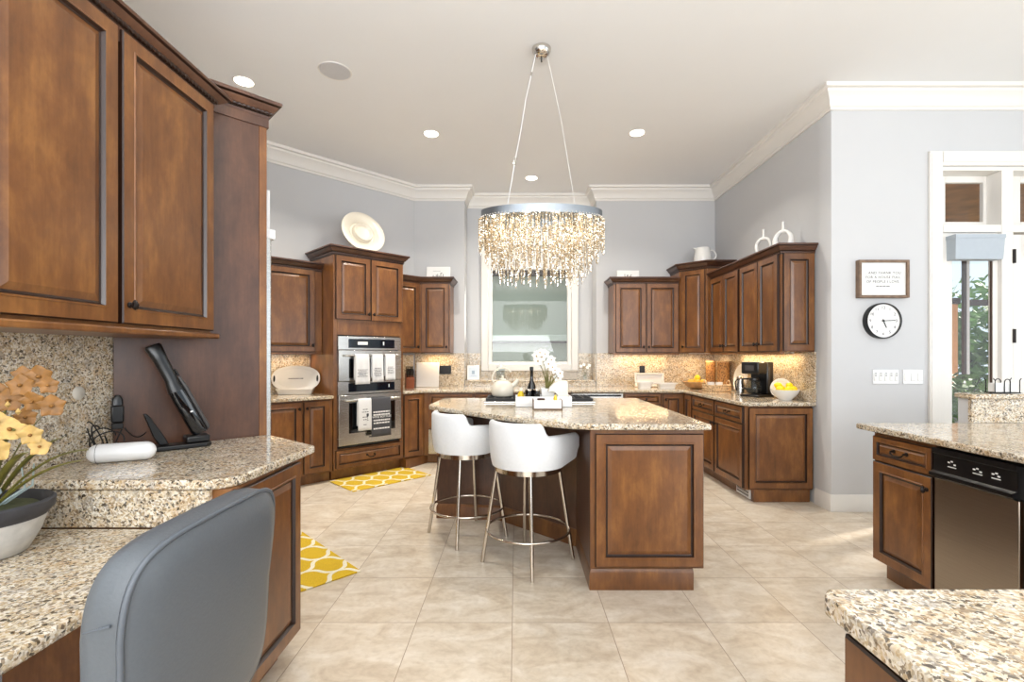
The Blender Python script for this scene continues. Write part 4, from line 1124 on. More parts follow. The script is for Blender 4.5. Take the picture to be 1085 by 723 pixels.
VX, VY = -1.555, 2.205
t = thing('charging_dock', 'black plastic charging dock on the raised counter against the dark panel', 'charger', (VX, VY, .924), R(45))
m = MB(); m.prism([(-.135,-.05),(.10,-.055),(.125,-.03),(.125,.04),(-.135,.045)], 0, .022); m.build('base', BLACK, t, bevel=.006)
m = MB(); m.prism([(.02,-.048),(.115,-.05),(.12,.036),(.02,.036)], .0225, .055); m.build('cradle', BLACK, t, bevel=.008)
t = thing('crevice_nozzle', 'short black crevice nozzle standing in the charging dock', 'vacuum nozzle', (VX, VY, .924), R(45))
m = MB(); m.rings([[(x+dx*k, y, z) for dx, y in ((-w,-.014),(w,-.014),(w,.014),(-w,.014))] for x,z,w,k in ((-.055,.0235,.018,1),(-.075,.06,.02,1),(-.115,.15,.010,1),(-.125,.168,.006,1))]); m.build('nozzle', BLACK, t, bevel=.004)
t = thing('handheld_vacuum', 'slim black and grey handheld vacuum leaning in its charging dock', 'vacuum', (VX, VY, .924), R(45)); t.scale = (1.15, 1.15, 1.1)
Mv = Matrix.Translation((.072, -.005, .058)) @ Matrix.Rotation(R(-24), 4, 'Y')
def sect(z, hx, hy, ox=0): return [(ox+hx*math.copysign(abs(math.cos(b))**.6,math.cos(b)), hy*math.copysign(abs(math.sin(b))**.6,math.sin(b)), z) for b in [2*math.pi*i/20 for i in range(20)]]
m = MB().rings([sect(0,.026,.022), sect(.02,.03,.026), sect(.16,.03,.027), sect(.20,.028,.026)], M=Mv); m.build('dust_cup', BGLASS, t, smooth=50)
m = MB().rings([sect(.004,.006,.018,.032), sect(.02,.008,.022,.033), sect(.20,.008,.022,.033), sect(.25,.007,.018,.030)], M=Mv); m.build('grey_spine', DGREY, t, smooth=50)
m = MB().rings([sect(.20,.029,.027), sect(.225,.024,.025), sect(.25,.022,.022,.004), sect(.34,.024,.022,.006), sect(.395,.028,.024,.006), sect(.405,.024,.02,.006)], M=Mv); m.build('handle', BLACK, t, smooth=50)
m = MB().box(.028,.036,-.008,.008,.255,.285, M=Mv); m.build('power_switch', BLACKM, t, bevel=.003)
MB().box(.002,.012,-.028,-.0265,.098,.104, M=Mv).build('badge', INKW, t)

t = thing('power_adapter', 'black plug-in power adapter on the wall corner above the speaker', 'adapter', (-1.778, 2.130, 1.10), R(45))
MB().box(-.022,.022,-.038,-.002,-.045,.03).build('body', BLACK, t, bevel=.006); MB().box(-.020,.020,-.034,-.002,-.075,-.048).build('plug', BLACKM, t, bevel=.004)
m = MB().rings([sect(.031,.020,.014), sect(.06,.019,.013), sect(.075,.008,.008)], M=Matrix.Translation((0,-.02,0))); m.build('top_adapter', BLACK, t)
t = thing('cable_coil', 'tangled black cable hanging from the adapter down to the counter', 'cable', (-1.70, 2.075, .926), 0)
m = MB()
for k in range(4):
    m.tube([( .01*k-.03+(.045+.006*k)*math.cos(b+k), -.05-.03*k+.02*math.sin(b)+.03*math.cos(b), .055+.012*k+(.045+.005*k)*math.sin(b+k*.4)) for b in [2*math.pi*i/22 for i in range(21)]], .0028, 6)
m.tube(bez((-.055,.07,.10),(.0,.065,.03),(.06,.045,.085)), .0028, 6); m.tube(bez((-.06,.06,.095),(-.07,.02,.02),(.0,-.05,.006)), .0028, 6)
m.build('cable', CABLE, t, smooth=80)
o = MB().lathe([(.028,0),(.028,.003),(.024,.006),(.001,.007)], 24, M=Matrix.Rotation(R(90),4,'Y')).build('wall_disc', plain('pale_grey_disc', (206,200,188), .35), None, loc=(-1.8078, 1.975, 1.195)); tag(o, 'small pale round disc stuck on the granite above the cable', 'disc')
# ------------------------------------------------------------------ decor on top of the wall cabinets
def disc_M(c, rz, tilt): return Matrix.Translation(c) @ Matrix.Rotation(rz, 4, 'Z') @ Matrix.Rotation(R(90-tilt), 4, 'X')
bx, by = P(3.80, 7.50)
t = thing('serving_platter', 'large cream round platter with sunken centre leaning above the ovens', 'platter', (bx, by, 2.531), a45)
m = MB().lathe([(.001,.016),(.07,.014),(.088,.022),(.098,.046),(.106,.048),(.114,.038),(.120,-.002),(.140,-.006),(.152,.020),(.245,.050),(.254,.046),(.254,.038),(.16,.004),(.14,-.018),(.001,-.018)], 48, M=disc_M((0,-.06,.248), 0, 18), sx=1.05, sy=1.0)
m.build('dish', CREAM, t, smooth=60)
def block_sign(loc, rz, w, h, label, marks):
    t = thing('block_sign', label, 'sign', loc, rz)
    Mt = Matrix.Rotation(R(-8), 4, 'X')
    MB().box(-w/2, w/2, 0, .02, 0, h, M=Mt).build('panel', PAPER, t, bevel=.003)
    m = MB()
    for x0,x1,z0,z1 in marks: m.box(x0,x1,-.0012,-.0002,z0,z1,M=Mt)
    m.build('lettering_marks', INK, t)
block_sign((-1.045, 6.40, 2.369), 0, .315, .175, 'small white word sign standing on the cabinet left of the window',
    [(-.07,-.062,.03,.06),(-.055,-.04,.035,.041),(-.03,-.022,.03,.065),(-.012,-.004,.035,.075),(.002,.022,.045,.051),(.03,.038,.03,.09),(.03,.055,.085,.092),(.06,.068,.03,.075),(-.07,.03,.115,.118)])
block_sign((1.50, 6.40, 2.369), 0, .295, .125, 'small white word sign standing on the cabinet right of the window',
    [(-.05,-.043,.03,.075),(-.05,-.03,.03,.036),(-.02,-.013,.03,.06),(-.02,-.002,.056,.062),(-.005,.002,.03,.06),(.018,.025,.03,.055),(.025,.04,.04,.046),(.036,.043,.05,.07)])
t = thing('water_pitcher', 'white ceramic pitcher standing on the tall corner cabinet', 'pitcher', (2.395, 6.15, 2.531), 0)
m = MB().lathe([(.001,0),(.10,0),(.108,.02),(.105,.10),(.092,.17),(.090,.20),(.082,.20),(.084,.17),(.095,.10),(.098,.02),(.001,.012)], 32); m.build('jug', WHITE, t, smooth=60)
MB().tube(bez((.098,0,.04),(.21,0,.07),(.155,0,.15)) + bez((.155,0,.15),(.13,0,.185),(.09,0,.165))[1:], .010, 10).build('handle', WHITE, t, smooth=80)
m = MB().rings([[(-.086,-.025,.165),(-.086,.025,.165),(-.080,.02,.20),(-.080,-.02,.20)],[(-.115,-.008,.195),(-.115,.008,.195),(-.118,.006,.204),(-.118,-.006,.204)]]); m.build('spout', WHITE, t)
def ring_vase(loc, s, label, fat):
    t = thing('ring_vase', label, 'vase', loc, R(-90+35), 'white open ring vases')
    n = 40; pts = []; rr = []
    for i in range(n):
        b = 2*math.pi*i/n - math.pi/2
        pts.append(Vector((.075*s*math.cos(b)*(1+.0*math.sin(b)), 0, .092*s + .088*s*math.sin(b)))); rr.append((.016+.007*fat*(1-math.sin(b)))*s)
    m = MB(); rs = []
    for i in range(n):
        tg = (pts[(i+1)%n]-pts[i-1]).normalized(); nn = Vector((0,1,0)); w = tg.cross(nn)
        rs.append([tuple(pts[i]+(nn*math.cos(2*math.pi*k/12)*1.3+w*math.sin(2*math.pi*k/12))*rr[i]) for k in range(12)])
    rs.append(rs[0]); m.rings(rs, 0, True, False, False); body = m.build('ring_body', WHITE, t, smooth=80)
    MB().lathe([(.02*s,.165*s),(.013*s,.19*s),(.009*s,.225*s),(.010*s,.262*s),(.015*s,.272*s),(.010*s,.272*s),(.007*s,.26*s)], 20).build('neck', WHITE, t, smooth=60)
    MB().box(-.03*s,.03*s,-.03*s,.03*s,0,.008).build('foot', WHITE, t, bevel=.003)
ring_vase((2.52, 4.88, 2.372), .98, 'thin white open ring vase farther back on the right wall cabinet', 0)
ring_vase((2.575, 4.62, 2.372), 1.0, 'thicker white open ring vase nearer the end of the right wall cabinet', 1)

# ------------------------------------------------------------------ left counters
def qp(p, q, z=.925): x, y = P(p, q); return (x, y, z)
t = thing('oval_tray', 'white oval tray with two dark handle slots standing upright on its base dish', 'tray', qp(2.84,7.70,.925), R(12))
Mo = Matrix.Translation((0,.03,.17)) @ Matrix.Rotation(R(-8), 4, 'X')
m = MB(); N = 56; rs = []
def ov(a_, b_, y): return [(a_*math.copysign(abs(math.cos(2*math.pi*i/N))**.85,math.cos(2*math.pi*i/N)), y, b_*math.copysign(abs(math.sin(2*math.pi*i/N))**.85,math.sin(2*math.pi*i/N))) for i in range(N)]
m.rings([ov(.005,.003,.0), ov(.19,.10,.0), ov(.205,.112,-.004), ov(.245,.138,-.016), ov(.250,.142,-.016), ov(.250,.142,-.010), ov(.2,.115,.008), ov(.005,.003,.010)], M=Mo); m.build('platter', WHITE, t, smooth=60)
m = MB()
for sx in (-1,1):
    m.rings([[(sx*.222+.010*math.cos(b), y, .036*math.sin(b)) for b in [2*math.pi*i/16 for i in range(16)]] for y in (-.0165,-.0125)], M=Mo)
m.build('handle_slot', BLACKM, t)
m = MB()
rnd = random.Random(3); x = -.08
while x < .075: 
    l = rnd.uniform(.008,.022); m.box(x, x+l, -.0012, -.0002, -.004, .006, M=Mo); x += l+.006
m.build('printed_lettering', INK, t)
m = MB().rings([[(sx*a_, sy*b_, z) for sx, sy in ((-1,-1),(1,-1),(1,1),(-1,1))] for a_, b_, z in ((.165,.05,0),(.185,.066,.052),(.19,.07,.058),(.19,.07,.064),(.178,.06,.064),(.16,.046,.012))]); m.build('base_dish', WHITE, t, bevel=.008)

kb = (-1.385, 6.215, .925)
t = thing('knife_block', 'wooden knife block full of black-handled knives right of the ovens', 'knife block', kb, R(20))
m = MB().rings([[(-.052,-.06,0),(.052,-.06,0),(.052,.09,0),(-.052,.09,0)],[(-.052,-.085,.13),(.052,-.085,.13),(.052,.05,.20),(-.052,.05,.20)]]); m.build('block', KNIFEW, t, bevel=.004)
for i in range(3):
    for j in range(4):
        x = -.036+.024*j; y = -.055+.042*i; z = .143+.02*i+.005; 
        m = MB().tube([(x,y,z),(x,y-.012,z+.03),(x,y-.035,z+.085+.012*(i==2))], [.0075,.0085,.009], 8); k = m.build('knife_handle', BLACK, t)
t = thing('cutting_board', 'plain white square board leaning on the splashback by the outlet', 'board', (-1.20, 6.45, .926), 0)
MB().box(-.155,.155,0,.016,0,.335, M=Matrix.Rotation(R(-8),4,'X')).build('board', WHITE, t, bevel=.008)
def outlet(x, w, label):
    t = thing('wall_outlet', label, 'outlet', (x, 6.5565, 1.155), 0)
    MB().box(-w/2,w/2,-.006,-.0005,-.058,.058).build('plate', BLACK, t, bevel=.003)
    m = MB(); n = 2 if w > .1 else 1
    for k in range(n):
        cx = (k-.5*(n-1))*.075
        for z in (-.02,.02): m.box(cx-.016,cx+.016,-.0085,-.0062,z-.014,z+.014)
    m.build('socket', BLACKM, t)
outlet(-.975, .165, 'wide black outlet plate on the granite left of the window')
outlet(1.725, .075, 'narrow black outlet plate on the granite above the casserole dishes')

# window ledge
t = thing('photo_stand', 'small white framed card standing on the left end of the window ledge', 'card', (-.60, 6.68, 1.0125), R(6))
Mt = Matrix.Rotation(R(-10),4,'X'); MB().box(-.085,.085,0,.014,0,.205,M=Mt).build('frame', WPLAST, t, bevel=.004)
MB().box(-.062,.062,-.002,-.0005,.03,.175,M=Mt).build('card_face', plain('pale_blue_card',(206,216,226),.6), t); m=MB(); m.box(-.02,.02,-.003,-.0021,.08,.13,M=Mt); m.box(-.035,.035,-.003,-.0021,.055,.06,M=Mt); m.build('card_print', plain('soft_blue_print',(150,168,186),.6), t)
t = thing('glass_jar', 'clear glass jar on the window ledge behind the kettle', 'jar', (-.22, 6.70, 1.0125), 0)
MB().lathe([(.001,0),(.055,0),(.06,.02),(.062,.15),(.05,.17),(.047,.165),(.056,.145),(.054,.02),(.001,.01)], 24).build('jar_body', CLEAR, t, smooth=60); MB().lathe([(.05,.171),(.052,.185),(.03,.195),(.012,.20),(.012,.215),(.001,.22)], 20).build('lid', WHITE, t, smooth=60)
t = thing('trinket_box', 'grey stone-look box on the right part of the window ledge', 'box', (.705, 6.72, 1.0125), 0)
MB().box(-.15,.15,-.06,.06,0,.11).build('box_body', STONE, t, bevel=.006); MB().box(-.153,.153,-.063,.063,.111,.135).build('lid', STONE, t, bevel=.006)
t = thing('twig_sprig', 'small sprig of pale flowers at the right end of the window ledge', 'flowers', (.97, 6.74, 1.0125), 0)
MB().lathe([(.001,0),(.028,0),(.032,.05),(.028,.07),(.024,.07),(.001,.01)], 16).build('pot', CLEAR, t, smooth=60)
for i,(dx,dz_) in enumerate(((-.06,.19),(-.02,.21),(.03,.17),(.06,.20))):
    MB().tube(bez((0,0,.03),(dx*.2,0,.12),(dx,-.01,dz_)), .002, 6).build('stem', LEAF, t); flower((dx,-.012,dz_), (dx,-1,.3), .024, PETALW, t)

# ------------------------------------------------------------------ island top
zt = .9625
t = thing('tea_kettle', 'cream enamel whistling kettle standing on the left burner of the cooktop', 'kettle', (-.118, 4.13, 1.0), R(0))
MB().lathe([(.001,0),(.082,0),(.092,.012),(.099,.045),(.096,.075),(.08,.112),(.05,.134),(.028,.140),(.001,.141)], 36).build('pot', CREAM, t, smooth=60)
MB().lathe([(.03,.1405),(.03,.150),(.012,.154),(.009,.166),(.013,.176),(.001,.181)], 20).build('lid', CREAM, t, smooth=60)
MB().tube(bez((.072,0,.085),(.11,0,.10),(.132,0,.145)), [.024,.023,.022,.021,.020,.019,.018,.017,.016,.015,.014], 12).build('spout', CREAM, t, smooth=60)
m = MB().tube([(-.078+.0,0,.118)] + [(.090*math.cos(b)-.0, 0, .150+.095*math.sin(b)) for b in [R(180-12*i) for i in range(13)]], .0085, 10); m.build('handle', CREAM, t, smooth=80)

def open_tray(name, label, loc, w, d, h, th, mat, foot=None):
    t = thing(name, label, 'tray', loc, 0)
    m = MB(); m.box(-w/2,w/2,-d/2,d/2,.001,th)
    for x0,x1,y0,y1 in ((-w/2,w/2,-d/2,-d/2+th),(-w/2,w/2,d/2-th,d/2),(-w/2,-w/2+th,-d/2+th,d/2-th),(w/2-th,w/2,-d/2+th,d/2-th)): m.box(x0,x1,y0,y1,th,h)
    m.build('tray_body', mat, t, bevel=.003); return t
open_tray('display_tray', 'long white tray across the island in front of the cooktop', (.207, 3.70, zt), .425, .20, .078, .014, WPLAST)
t = open_tray('wooden_tray', 'small white tray with wooden rim in front of the long white tray', (.225, 3.475, zt), .20, .13, .068, .010, WPLAST)
m = MB(); rect=((-.105,-.099),( .099,.105))
for x0,x1 in rect: m.box(x0,x1,-.07,.07,.0,.07)
m.box(-.0985,.0985,-.072,-.0655,0,.010); m.build('wood_rim', FRAMEW, t, bevel=.002)
tz = zt+.0145
t = thing('dark_bottle', 'tall slim black bottle with long neck in the long white tray', 'bottle', (.12, 3.742, tz), 0)
MB().lathe([(.001,0),(.035,0),(.037,.01),(.037,.11),(.027,.15),(.014,.18),(.012,.255),(.014,.257),(.014,.285),(.001,.287)], 24).build('bottle_body', BGLASS, t, smooth=50)
MB().lathe([(.0145,.258),(.0145,.283),(.0148,.283),(.0148,.258)], 16, cap0=False, cap1=False).build('foil', BLACK, t)
for x, lb in ((.095,'black glass jar with pale rim beside the yellow bottle in the long tray'),(.156,'black glass jar with pale rim in front of the tall black bottle')):
    t = thing('dark_jar', lb, 'jar', (x, 3.655, tz), 0)
    MB().lathe([(.001,0),(.025,0),(.028,.01),(.028,.115),(.025,.115),(.001,.10)], 24).build('jar_body', BGLASS, t, smooth=50); MB().lathe([(.0282,.106),(.0288,.117),(.025,.118)], 24, cap0=False, cap1=False).build('rim', NICKEL, t)
t = thing('soap_bottle', 'small yellow bottle at the left end of the long white tray', 'bottle', (.036, 3.70, tz), 0)
MB().lathe([(.001,0),(.024,0),(.026,.008),(.026,.075),(.015,.092),(.013,.10)], 20, sx=1).build('bottle_body', COPPER, t, smooth=50); MB().lathe([(.015,.1005),(.015,.125),(.001,.127)], 16).build('cap', CREAM, t)
t = thing('flower_vase', 'square white vase of tall white orchids in the middle of the island tray', 'plant', (.245, 3.730, tz), 0)
m = MB().rings([[(sx*a_, sy*a_, z) for sx, sy in ((-1,-1),(1,-1),(1,1),(-1,1))] for a_, z in ((.046,0),(.052,.12),(.045,.12),(.042,.02))]); m.build('vase', WHITE, t, bevel=.004)
fr = random.Random(21)
hd = [(-.045,-.02,.36),(-.075,0,.33),(-.02,.0,.385),(-.055,.02,.30),(.005,-.02,.31),(.055,-.02,.26),(.09,-.03,.235),(.035,-.02,.285),(-.085,-.01,.37),(.08,.01,.20),(-.06,-.04,.395),(.03,.02,.34)]
for i, (dx, dy, hz) in enumerate(hd):
    if i < 7: MB().tube(bez((dx*.1,dy*.1,.03),(dx*.1,dy,hz*.7),(dx,dy+.01,hz)), .0028, 6).build('stem', LEAF, t, smooth=80)
    flower((dx, dy, hz), (dx*3+fr.uniform(-.4,.4), -1, fr.uniform(-.2,.5)), fr.uniform(.032,.042), PETALW, t)
for dx, hz in ((-.03,.17),(.0,.20),(.03,.18),(.055,.16)):
    m = MB(); m.rings([[(dx*.4*u*2+w*(1-u)**.5, -.02-.03*u, .05+hz*u) for w in (-.012,0,.012)] for u in (0,.3,.6,.9,1)], 0, False, False, False); m.build('leaf', LEAF, t, smooth=80)
t = thing('napkin_stand', 'cream arched napkin stand at the right of the island tray', 'napkin holder', (.325, 3.648, tz), 0)
prof_pts = [(-.085,.10),(-.07,.135),(-.04,.165),(0,.182),(.045,.186),(.062,.18),(.066,.16),(.066,0),(-.01,0),(-.012,.075),(-.04,.10)]
m = MB()
for y0, y1 in ((-.03,-.018),(.018,.03)):
    m.add([(x,y0,z) for x,z in prof_pts]+[(x,y1,z) for x,z in prof_pts], [tuple(range(11)), tuple(range(11,22))[::-1]] + [(i,(i+1)%11,11+(i+1)%11,11+i) for i in range(11)])
m.box(-.01,.066,-.0175,.0175,0,.012); m.build('arched_side', CREAM, t, bevel=.003)
for i in range(4): pass
MB().box(.0,.06,-.014,.014,.013,.15).build('napkin', PAPER, t)
t = thing('gold_figure', 'small yellow-gold figurine in the small wooden-rimmed tray', 'figurine', (.285, 3.485, zt+.0105), 0)
MB().lathe([(.001,0),(.016,0),(.017,.02),(.010,.045),(.014,.065),(.008,.085),(.001,.092)], 16).build('figure_body', COPPER, t, smooth=60); MB().lathe([(.018,-.0),(.02,.006),(.018,.0105)],16,cap0=False,cap1=False).build('foot_ring', FRAMEW, t)
t = thing('brown_cup', 'small dark brown cup in the wooden-rimmed tray', 'cup', (.18, 3.475, zt+.0115), 0)
MB().lathe([(.001,0),(.022,0),(.026,.03),(.028,.065),(.024,.065),(.021,.012),(.001,.008)], 20).build('cup_body', plain('brown_glaze',(70,40,26),.3), t, smooth=60); MB().tube(bez((.026,0,.05),(.048,0,.04),(.025,0,.018)), .003, 6).build('handle', plain('brown_handle',(70,40,26),.3), t)

# ------------------------------------------------------------------ right counters
def dish(name, label, loc, rz, w, d, h, cat='dish'):
    t = thing(name, label, cat, loc, rz)
    def rr(a_, b_, z, n=32): return [(a_*math.copysign(abs(math.cos(2*math.pi*i/n))**.45,math.cos(2*math.pi*i/n)), b_*math.copysign(abs(math.sin(2*math.pi*i/n))**.45,math.sin(2*math.pi*i/n)), z) for i in range(n)]
    MB().rings([rr(w*.40,d*.40,0), rr(w*.45,d*.45,h*.7), rr(w*.5,d*.5,h*.86), rr(w*.5,d*.5,h), rr(w*.44,d*.44,h), rr(w*.41,d*.41,h*.3), rr(.01,.01,h*.25)]).build('dish_body', WHITE, t, smooth=50)
    m = MB()
    for sx in (-1,1): m.tube(bez((sx*w*.47,-d*.16,h*.9),(sx*(w*.5+.05),0,h*.95),(sx*w*.47,d*.16,h*.9)), .007, 8)
    m.build('handle', WHITE, t); return t
dish('casserole_dish', 'white casserole dish left of the low baking dish on the back counter', (1.665, 6.22, .925), 0, .19, .15, .085)
dish('baking_dish', 'low white baking dish right of the casserole on the back counter', (1.945, 6.20, .925), 0, .25, .17, .07)
t = thing('serving_board', 'white rectangular serving tray with rim standing behind the casserole dishes', 'tray', (1.80, 6.47, .926), 0)
Mt = Matrix.Rotation(R(-10),4,'X')
m = MB().rings([[(sx*a_, y, .095+sz*b_) for sx, sz in ((-1,-1),(1,-1),(1,1),(-1,1))] for a_, b_, y in ((.01,.01,.0),(.165,.065,.0),(.18,.078,-.02),(.20,.093,-.022),(.20,.093,-.014),(.17,.07,.012),(.01,.01,.012))], M=Mt); m.build('tray_body', WHITE, t, bevel=.006)

def fruit(name, label, c, r, mat, group, rz, tilt):
    t = MB().lathe([(.001,-r*1.18),(r*.22,-r*1.1),(r*.55,-r*.88),(r*.88,-r*.45),(r,0),(r*.88,r*.45),(r*.55,r*.88),(r*.2,r*1.12),(.001,r*1.22)], 18, M=Matrix.Rotation(rz,4,'Z') @ Matrix.Rotation(tilt,4,'X')).build(name, mat, None, smooth=80, loc=c)
    return tag(t, label, 'fruit', group)
bc = (2.295, 6.10, .925)
t = thing('fruit_bowl', 'carved wooden bowl of fruit in the far right corner of the counter', 'bowl', bc, 0)
MB().lathe([(.001,0),(.065,0),(.112,.03),(.152,.078),(.158,.09),(.150,.09),(.106,.038),(.055,.012),(.001,.010)], 36).build('bowl_body', BOWLW, t, smooth=50)
MB().lathe([(.151,.0905),(.155,.095),(.159,.0905)],36,cap0=False,cap1=False).build('bowl_rim', BOWLW, t)
for (dx,dy,dz_,mt,lb) in ((-.075,-.02,.09,ORANGE,'orange fruit at the left of the carved wooden bowl'),(.068,-.045,.09,ORANGE,'orange fruit at the front right of the carved wooden bowl'),(0,.07,.09,ORANGE,'orange fruit at the back of the carved wooden bowl'),(.015,0,.142,LEMON,'yellow fruit on top of the pile in the carved wooden bowl'),(-.012,-.085,.09,ORANGE,'orange fruit at the front of the carved wooden bowl')):
    fruit('orange' if mt is ORANGE else 'lemon', lb, (bc[0]+dx, bc[1]+dy, bc[2]+dz_), .038, mt, 'fruit in the carved wooden bowl', dx*20, 1.2)
for (x,y,r,h,lb) in ((2.585,6.36,.062,.35,'slimmer wicker cylinder standing in the far right counter corner'),(2.63,6.08,.075,.35,'wider wicker cylinder next to the slim one in the corner')):
    t = thing('wicker_canister', lb, 'canister', (x,y,.925), 0)
    MB().lathe([(.001,0),(r,0),(r,h),(r*.94,h),(r*.92,.02),(.001,.02)], 32).build('woven_body', WICKER, t, smooth=50); MB().lathe([(r*.99,h-.012),(r*1.04,h-.006),(r*1.03,h+.006),(r*.95,h+.004)], 32, cap0=False, cap1=False).build('rim', BASKET, t, smooth=60)
t = thing('round_platter', 'large white round plate leaning on the splashback behind the coffee maker', 'plate', (2.645, 5.62, .925), 0)
MB().lathe([(.001,.002),(.11,.002),(.12,.006),(.165,.018),(.168,.014),(.12,-.004),(.001,-.006)], 44, M=Matrix.Translation((0,0,.166)) @ Matrix.Rotation(R(-90),4,'Z') @ Matrix.Rotation(R(80),4,'X')).build('plate_body', WHITE, t, smooth=60)
MB().lathe([(.1215,.0075),(.124,.0095),(.1265,.0085)], 44, cap0=False, cap1=False, M=Matrix.Translation((0,0,.166)) @ Matrix.Rotation(R(-90),4,'Z') @ Matrix.Rotation(R(80),4,'X')).build('rim_line', CREAM, t)
t = thing('basket', 'pale woven tray basket with two handles holding white cups', 'basket', (2.315, 5.53, .925), R(8))
def rr2(a_, b_, z, n=40): return [(a_*math.copysign(abs(math.cos(2*math.pi*i/n))**.55,math.cos(2*math.pi*i/n)), b_*math.copysign(abs(math.sin(2*math.pi*i/n))**.55,math.sin(2*math.pi*i/n)), z) for i in range(n)]
MB().rings([rr2(.13,.09,0), rr2(.142,.10,.02), rr2(.145,.104,.085), rr2(.137,.096,.085), rr2(.13,.09,.012), rr2(.01,.01,.01)]).build('basket_body', BASKET, t, smooth=40)
m = MB()
for z in (.004,.03,.058,.086): m.loop([(x,y,z) for x,y,_ in rr2(.147,.106,0)], .006, 6)
m.build('woven_hoop', BASKET, t)
m = MB()
for sx in (-1,1): m.tube(bez((sx*.143,-.045,.08),(sx*.15,0,.20),(sx*.143,.045,.08)), .006, 8)
m.build('handle', BASKET, t)
for dx, lb in ((-.065,'left white cup in the pale woven basket'),(.03,'right white cup in the pale woven basket')):
    t = thing('cup', lb, 'cup', (2.315+dx, 5.53, .938), R(30), 'white cups in the basket')
    MB().lathe([(.001,0),(.03,0),(.036,.03),(.04,.105),(.036,.105),(.031,.02),(.001,.012)], 24).build('cup_body', WHITE, t, smooth=60); MB().tube(bez((.037,0,.09),(.07,0,.07),(.034,0,.03)), .004, 8).build('handle', WHITE, t)
t = thing('thermos_carafe', 'small steel and black carafe just left of the coffee maker', 'carafe', (2.445, 5.22, .925), R(200))
MB().lathe([(.001,0),(.05,0),(.052,.02),(.05,.10),(.036,.15),(.034,.165)], 28).build('carafe_body', STEEL, t, smooth=50); MB().lathe([(.036,.1655),(.038,.185),(.025,.20),(.001,.204)], 24).build('lid', STEEL_D, t); MB().tube(bez((.034,0,.165),(.10,0,.15),(.05,0,.05)), .007, 8).build('handle', BLACK, t)
t = thing('coffee_maker', 'black drip coffee maker with glass carafe on the right counter', 'coffee maker', (2.51, 4.99, .925), R(-62))
MB().box(-.10,.10,.03,.13,.022,.36).build('water_tower', BLACK, t, bevel=.012); MB().box(-.105,.105,-.13,.13,0,.021).build('base', BLACK, t, bevel=.006)
MB().box(-.10,.10,-.12,.029,.235,.36).build('brew_head', BLACK, t, bevel=.014); MB().lathe([(.07,0),(.075,.006),(.001,.007)], 28, c=(0,-.05,.0215)).build('warming_plate', DGREY, t)
c = MB().lathe([(.001,.03),(.058,.03),(.074,.06),(.076,.095),(.06,.15),(.045,.175),(.043,.172),(.057,.148),(.072,.094),(.07,.062),(.055,.034),(.001,.034)], 32, c=(0,-.05,0)).build('glass_carafe', CLEAR, t, smooth=60)
MB().lathe([(.001,.036),(.054,.036),(.069,.062),(.071,.085),(.001,.086)], 28, c=(0,-.05,0)).build('coffee', BLACKM, c, smooth=50); MB().lathe([(.049,.165),(.052,.18),(.047,.195),(.02,.2),(.001,.2)], 24, c=(0,-.05,0)).build('carafe_lid', BLACK, c); MB().tube([(-.03,-.092,.185),(-.06,-.15,.18),(-.06,-.155,.10),(-.035,-.105,.075)], .009, 8).build('carafe_handle', BLACK, c)
MB().box(.1005,.103,.04,.065,.10,.31).build('water_gauge', DGREY, t); MB().box(-.05,.05,-.1215,-.1203,.27,.325).build('button_panel', DGREY, t)
lc = (2.585, 4.60, .925)
t = thing('white_bowl', 'white round bowl heaped with lemons near the counter end', 'bowl', lc, 0)
MB().lathe([(.001,0),(.055,0),(.06,.008),(.095,.04),(.122,.085),(.127,.10),(.121,.10),(.09,.045),(.05,.016),(.001,.014)], 40).build('bowl_body', WHITE, t, smooth=50); MB().lathe([(.048,-.0),(.052,.005),(.056,.0)],32,cap0=False,cap1=False).build('foot_ring', WHITE, t)
for i,(dx,dy,dz_,lb) in enumerate(((-.07,-.03,.10,'lemon at the left of the white bowl'),(.0,-.065,.10,'lemon at the front middle of the white bowl'),(.07,-.02,.10,'lemon at the right of the white bowl'),(.0,.06,.10,'lemon at the back of the white bowl'),(-.055,.02,.135,'topmost lemon on the left of the white bowl'),(.058,.03,.132,'topmost lemon on the right of the white bowl'))):
    fruit('lemon', lb, (lc[0]+dx, lc[1]+dy, lc[2]+dz_), .034, LEMON, 'lemons in the white bowl', i*1.1, 1.3)
t = thing('small_plate', 'small white plate leaning behind the bowl of lemons', 'plate', (2.65, 4.79, .925), 0)
Mp = Matrix.Translation((0,0,.10)) @ Matrix.Rotation(R(-48),4,'Z') @ Matrix.Rotation(R(74),4,'X')
MB().lathe([(.001,.002),(.06,.002),(.068,.006),(.098,.014),(.10,.011),(.068,-.004),(.001,-.005)], 36, M=Mp).build('plate_body', WHITE, t, smooth=60); MB().lathe([(.0685,.0075),(.0705,.0092),(.0725,.0085)], 36, cap0=False, cap1=False, M=Mp).build('rim_line', CREAM, t)

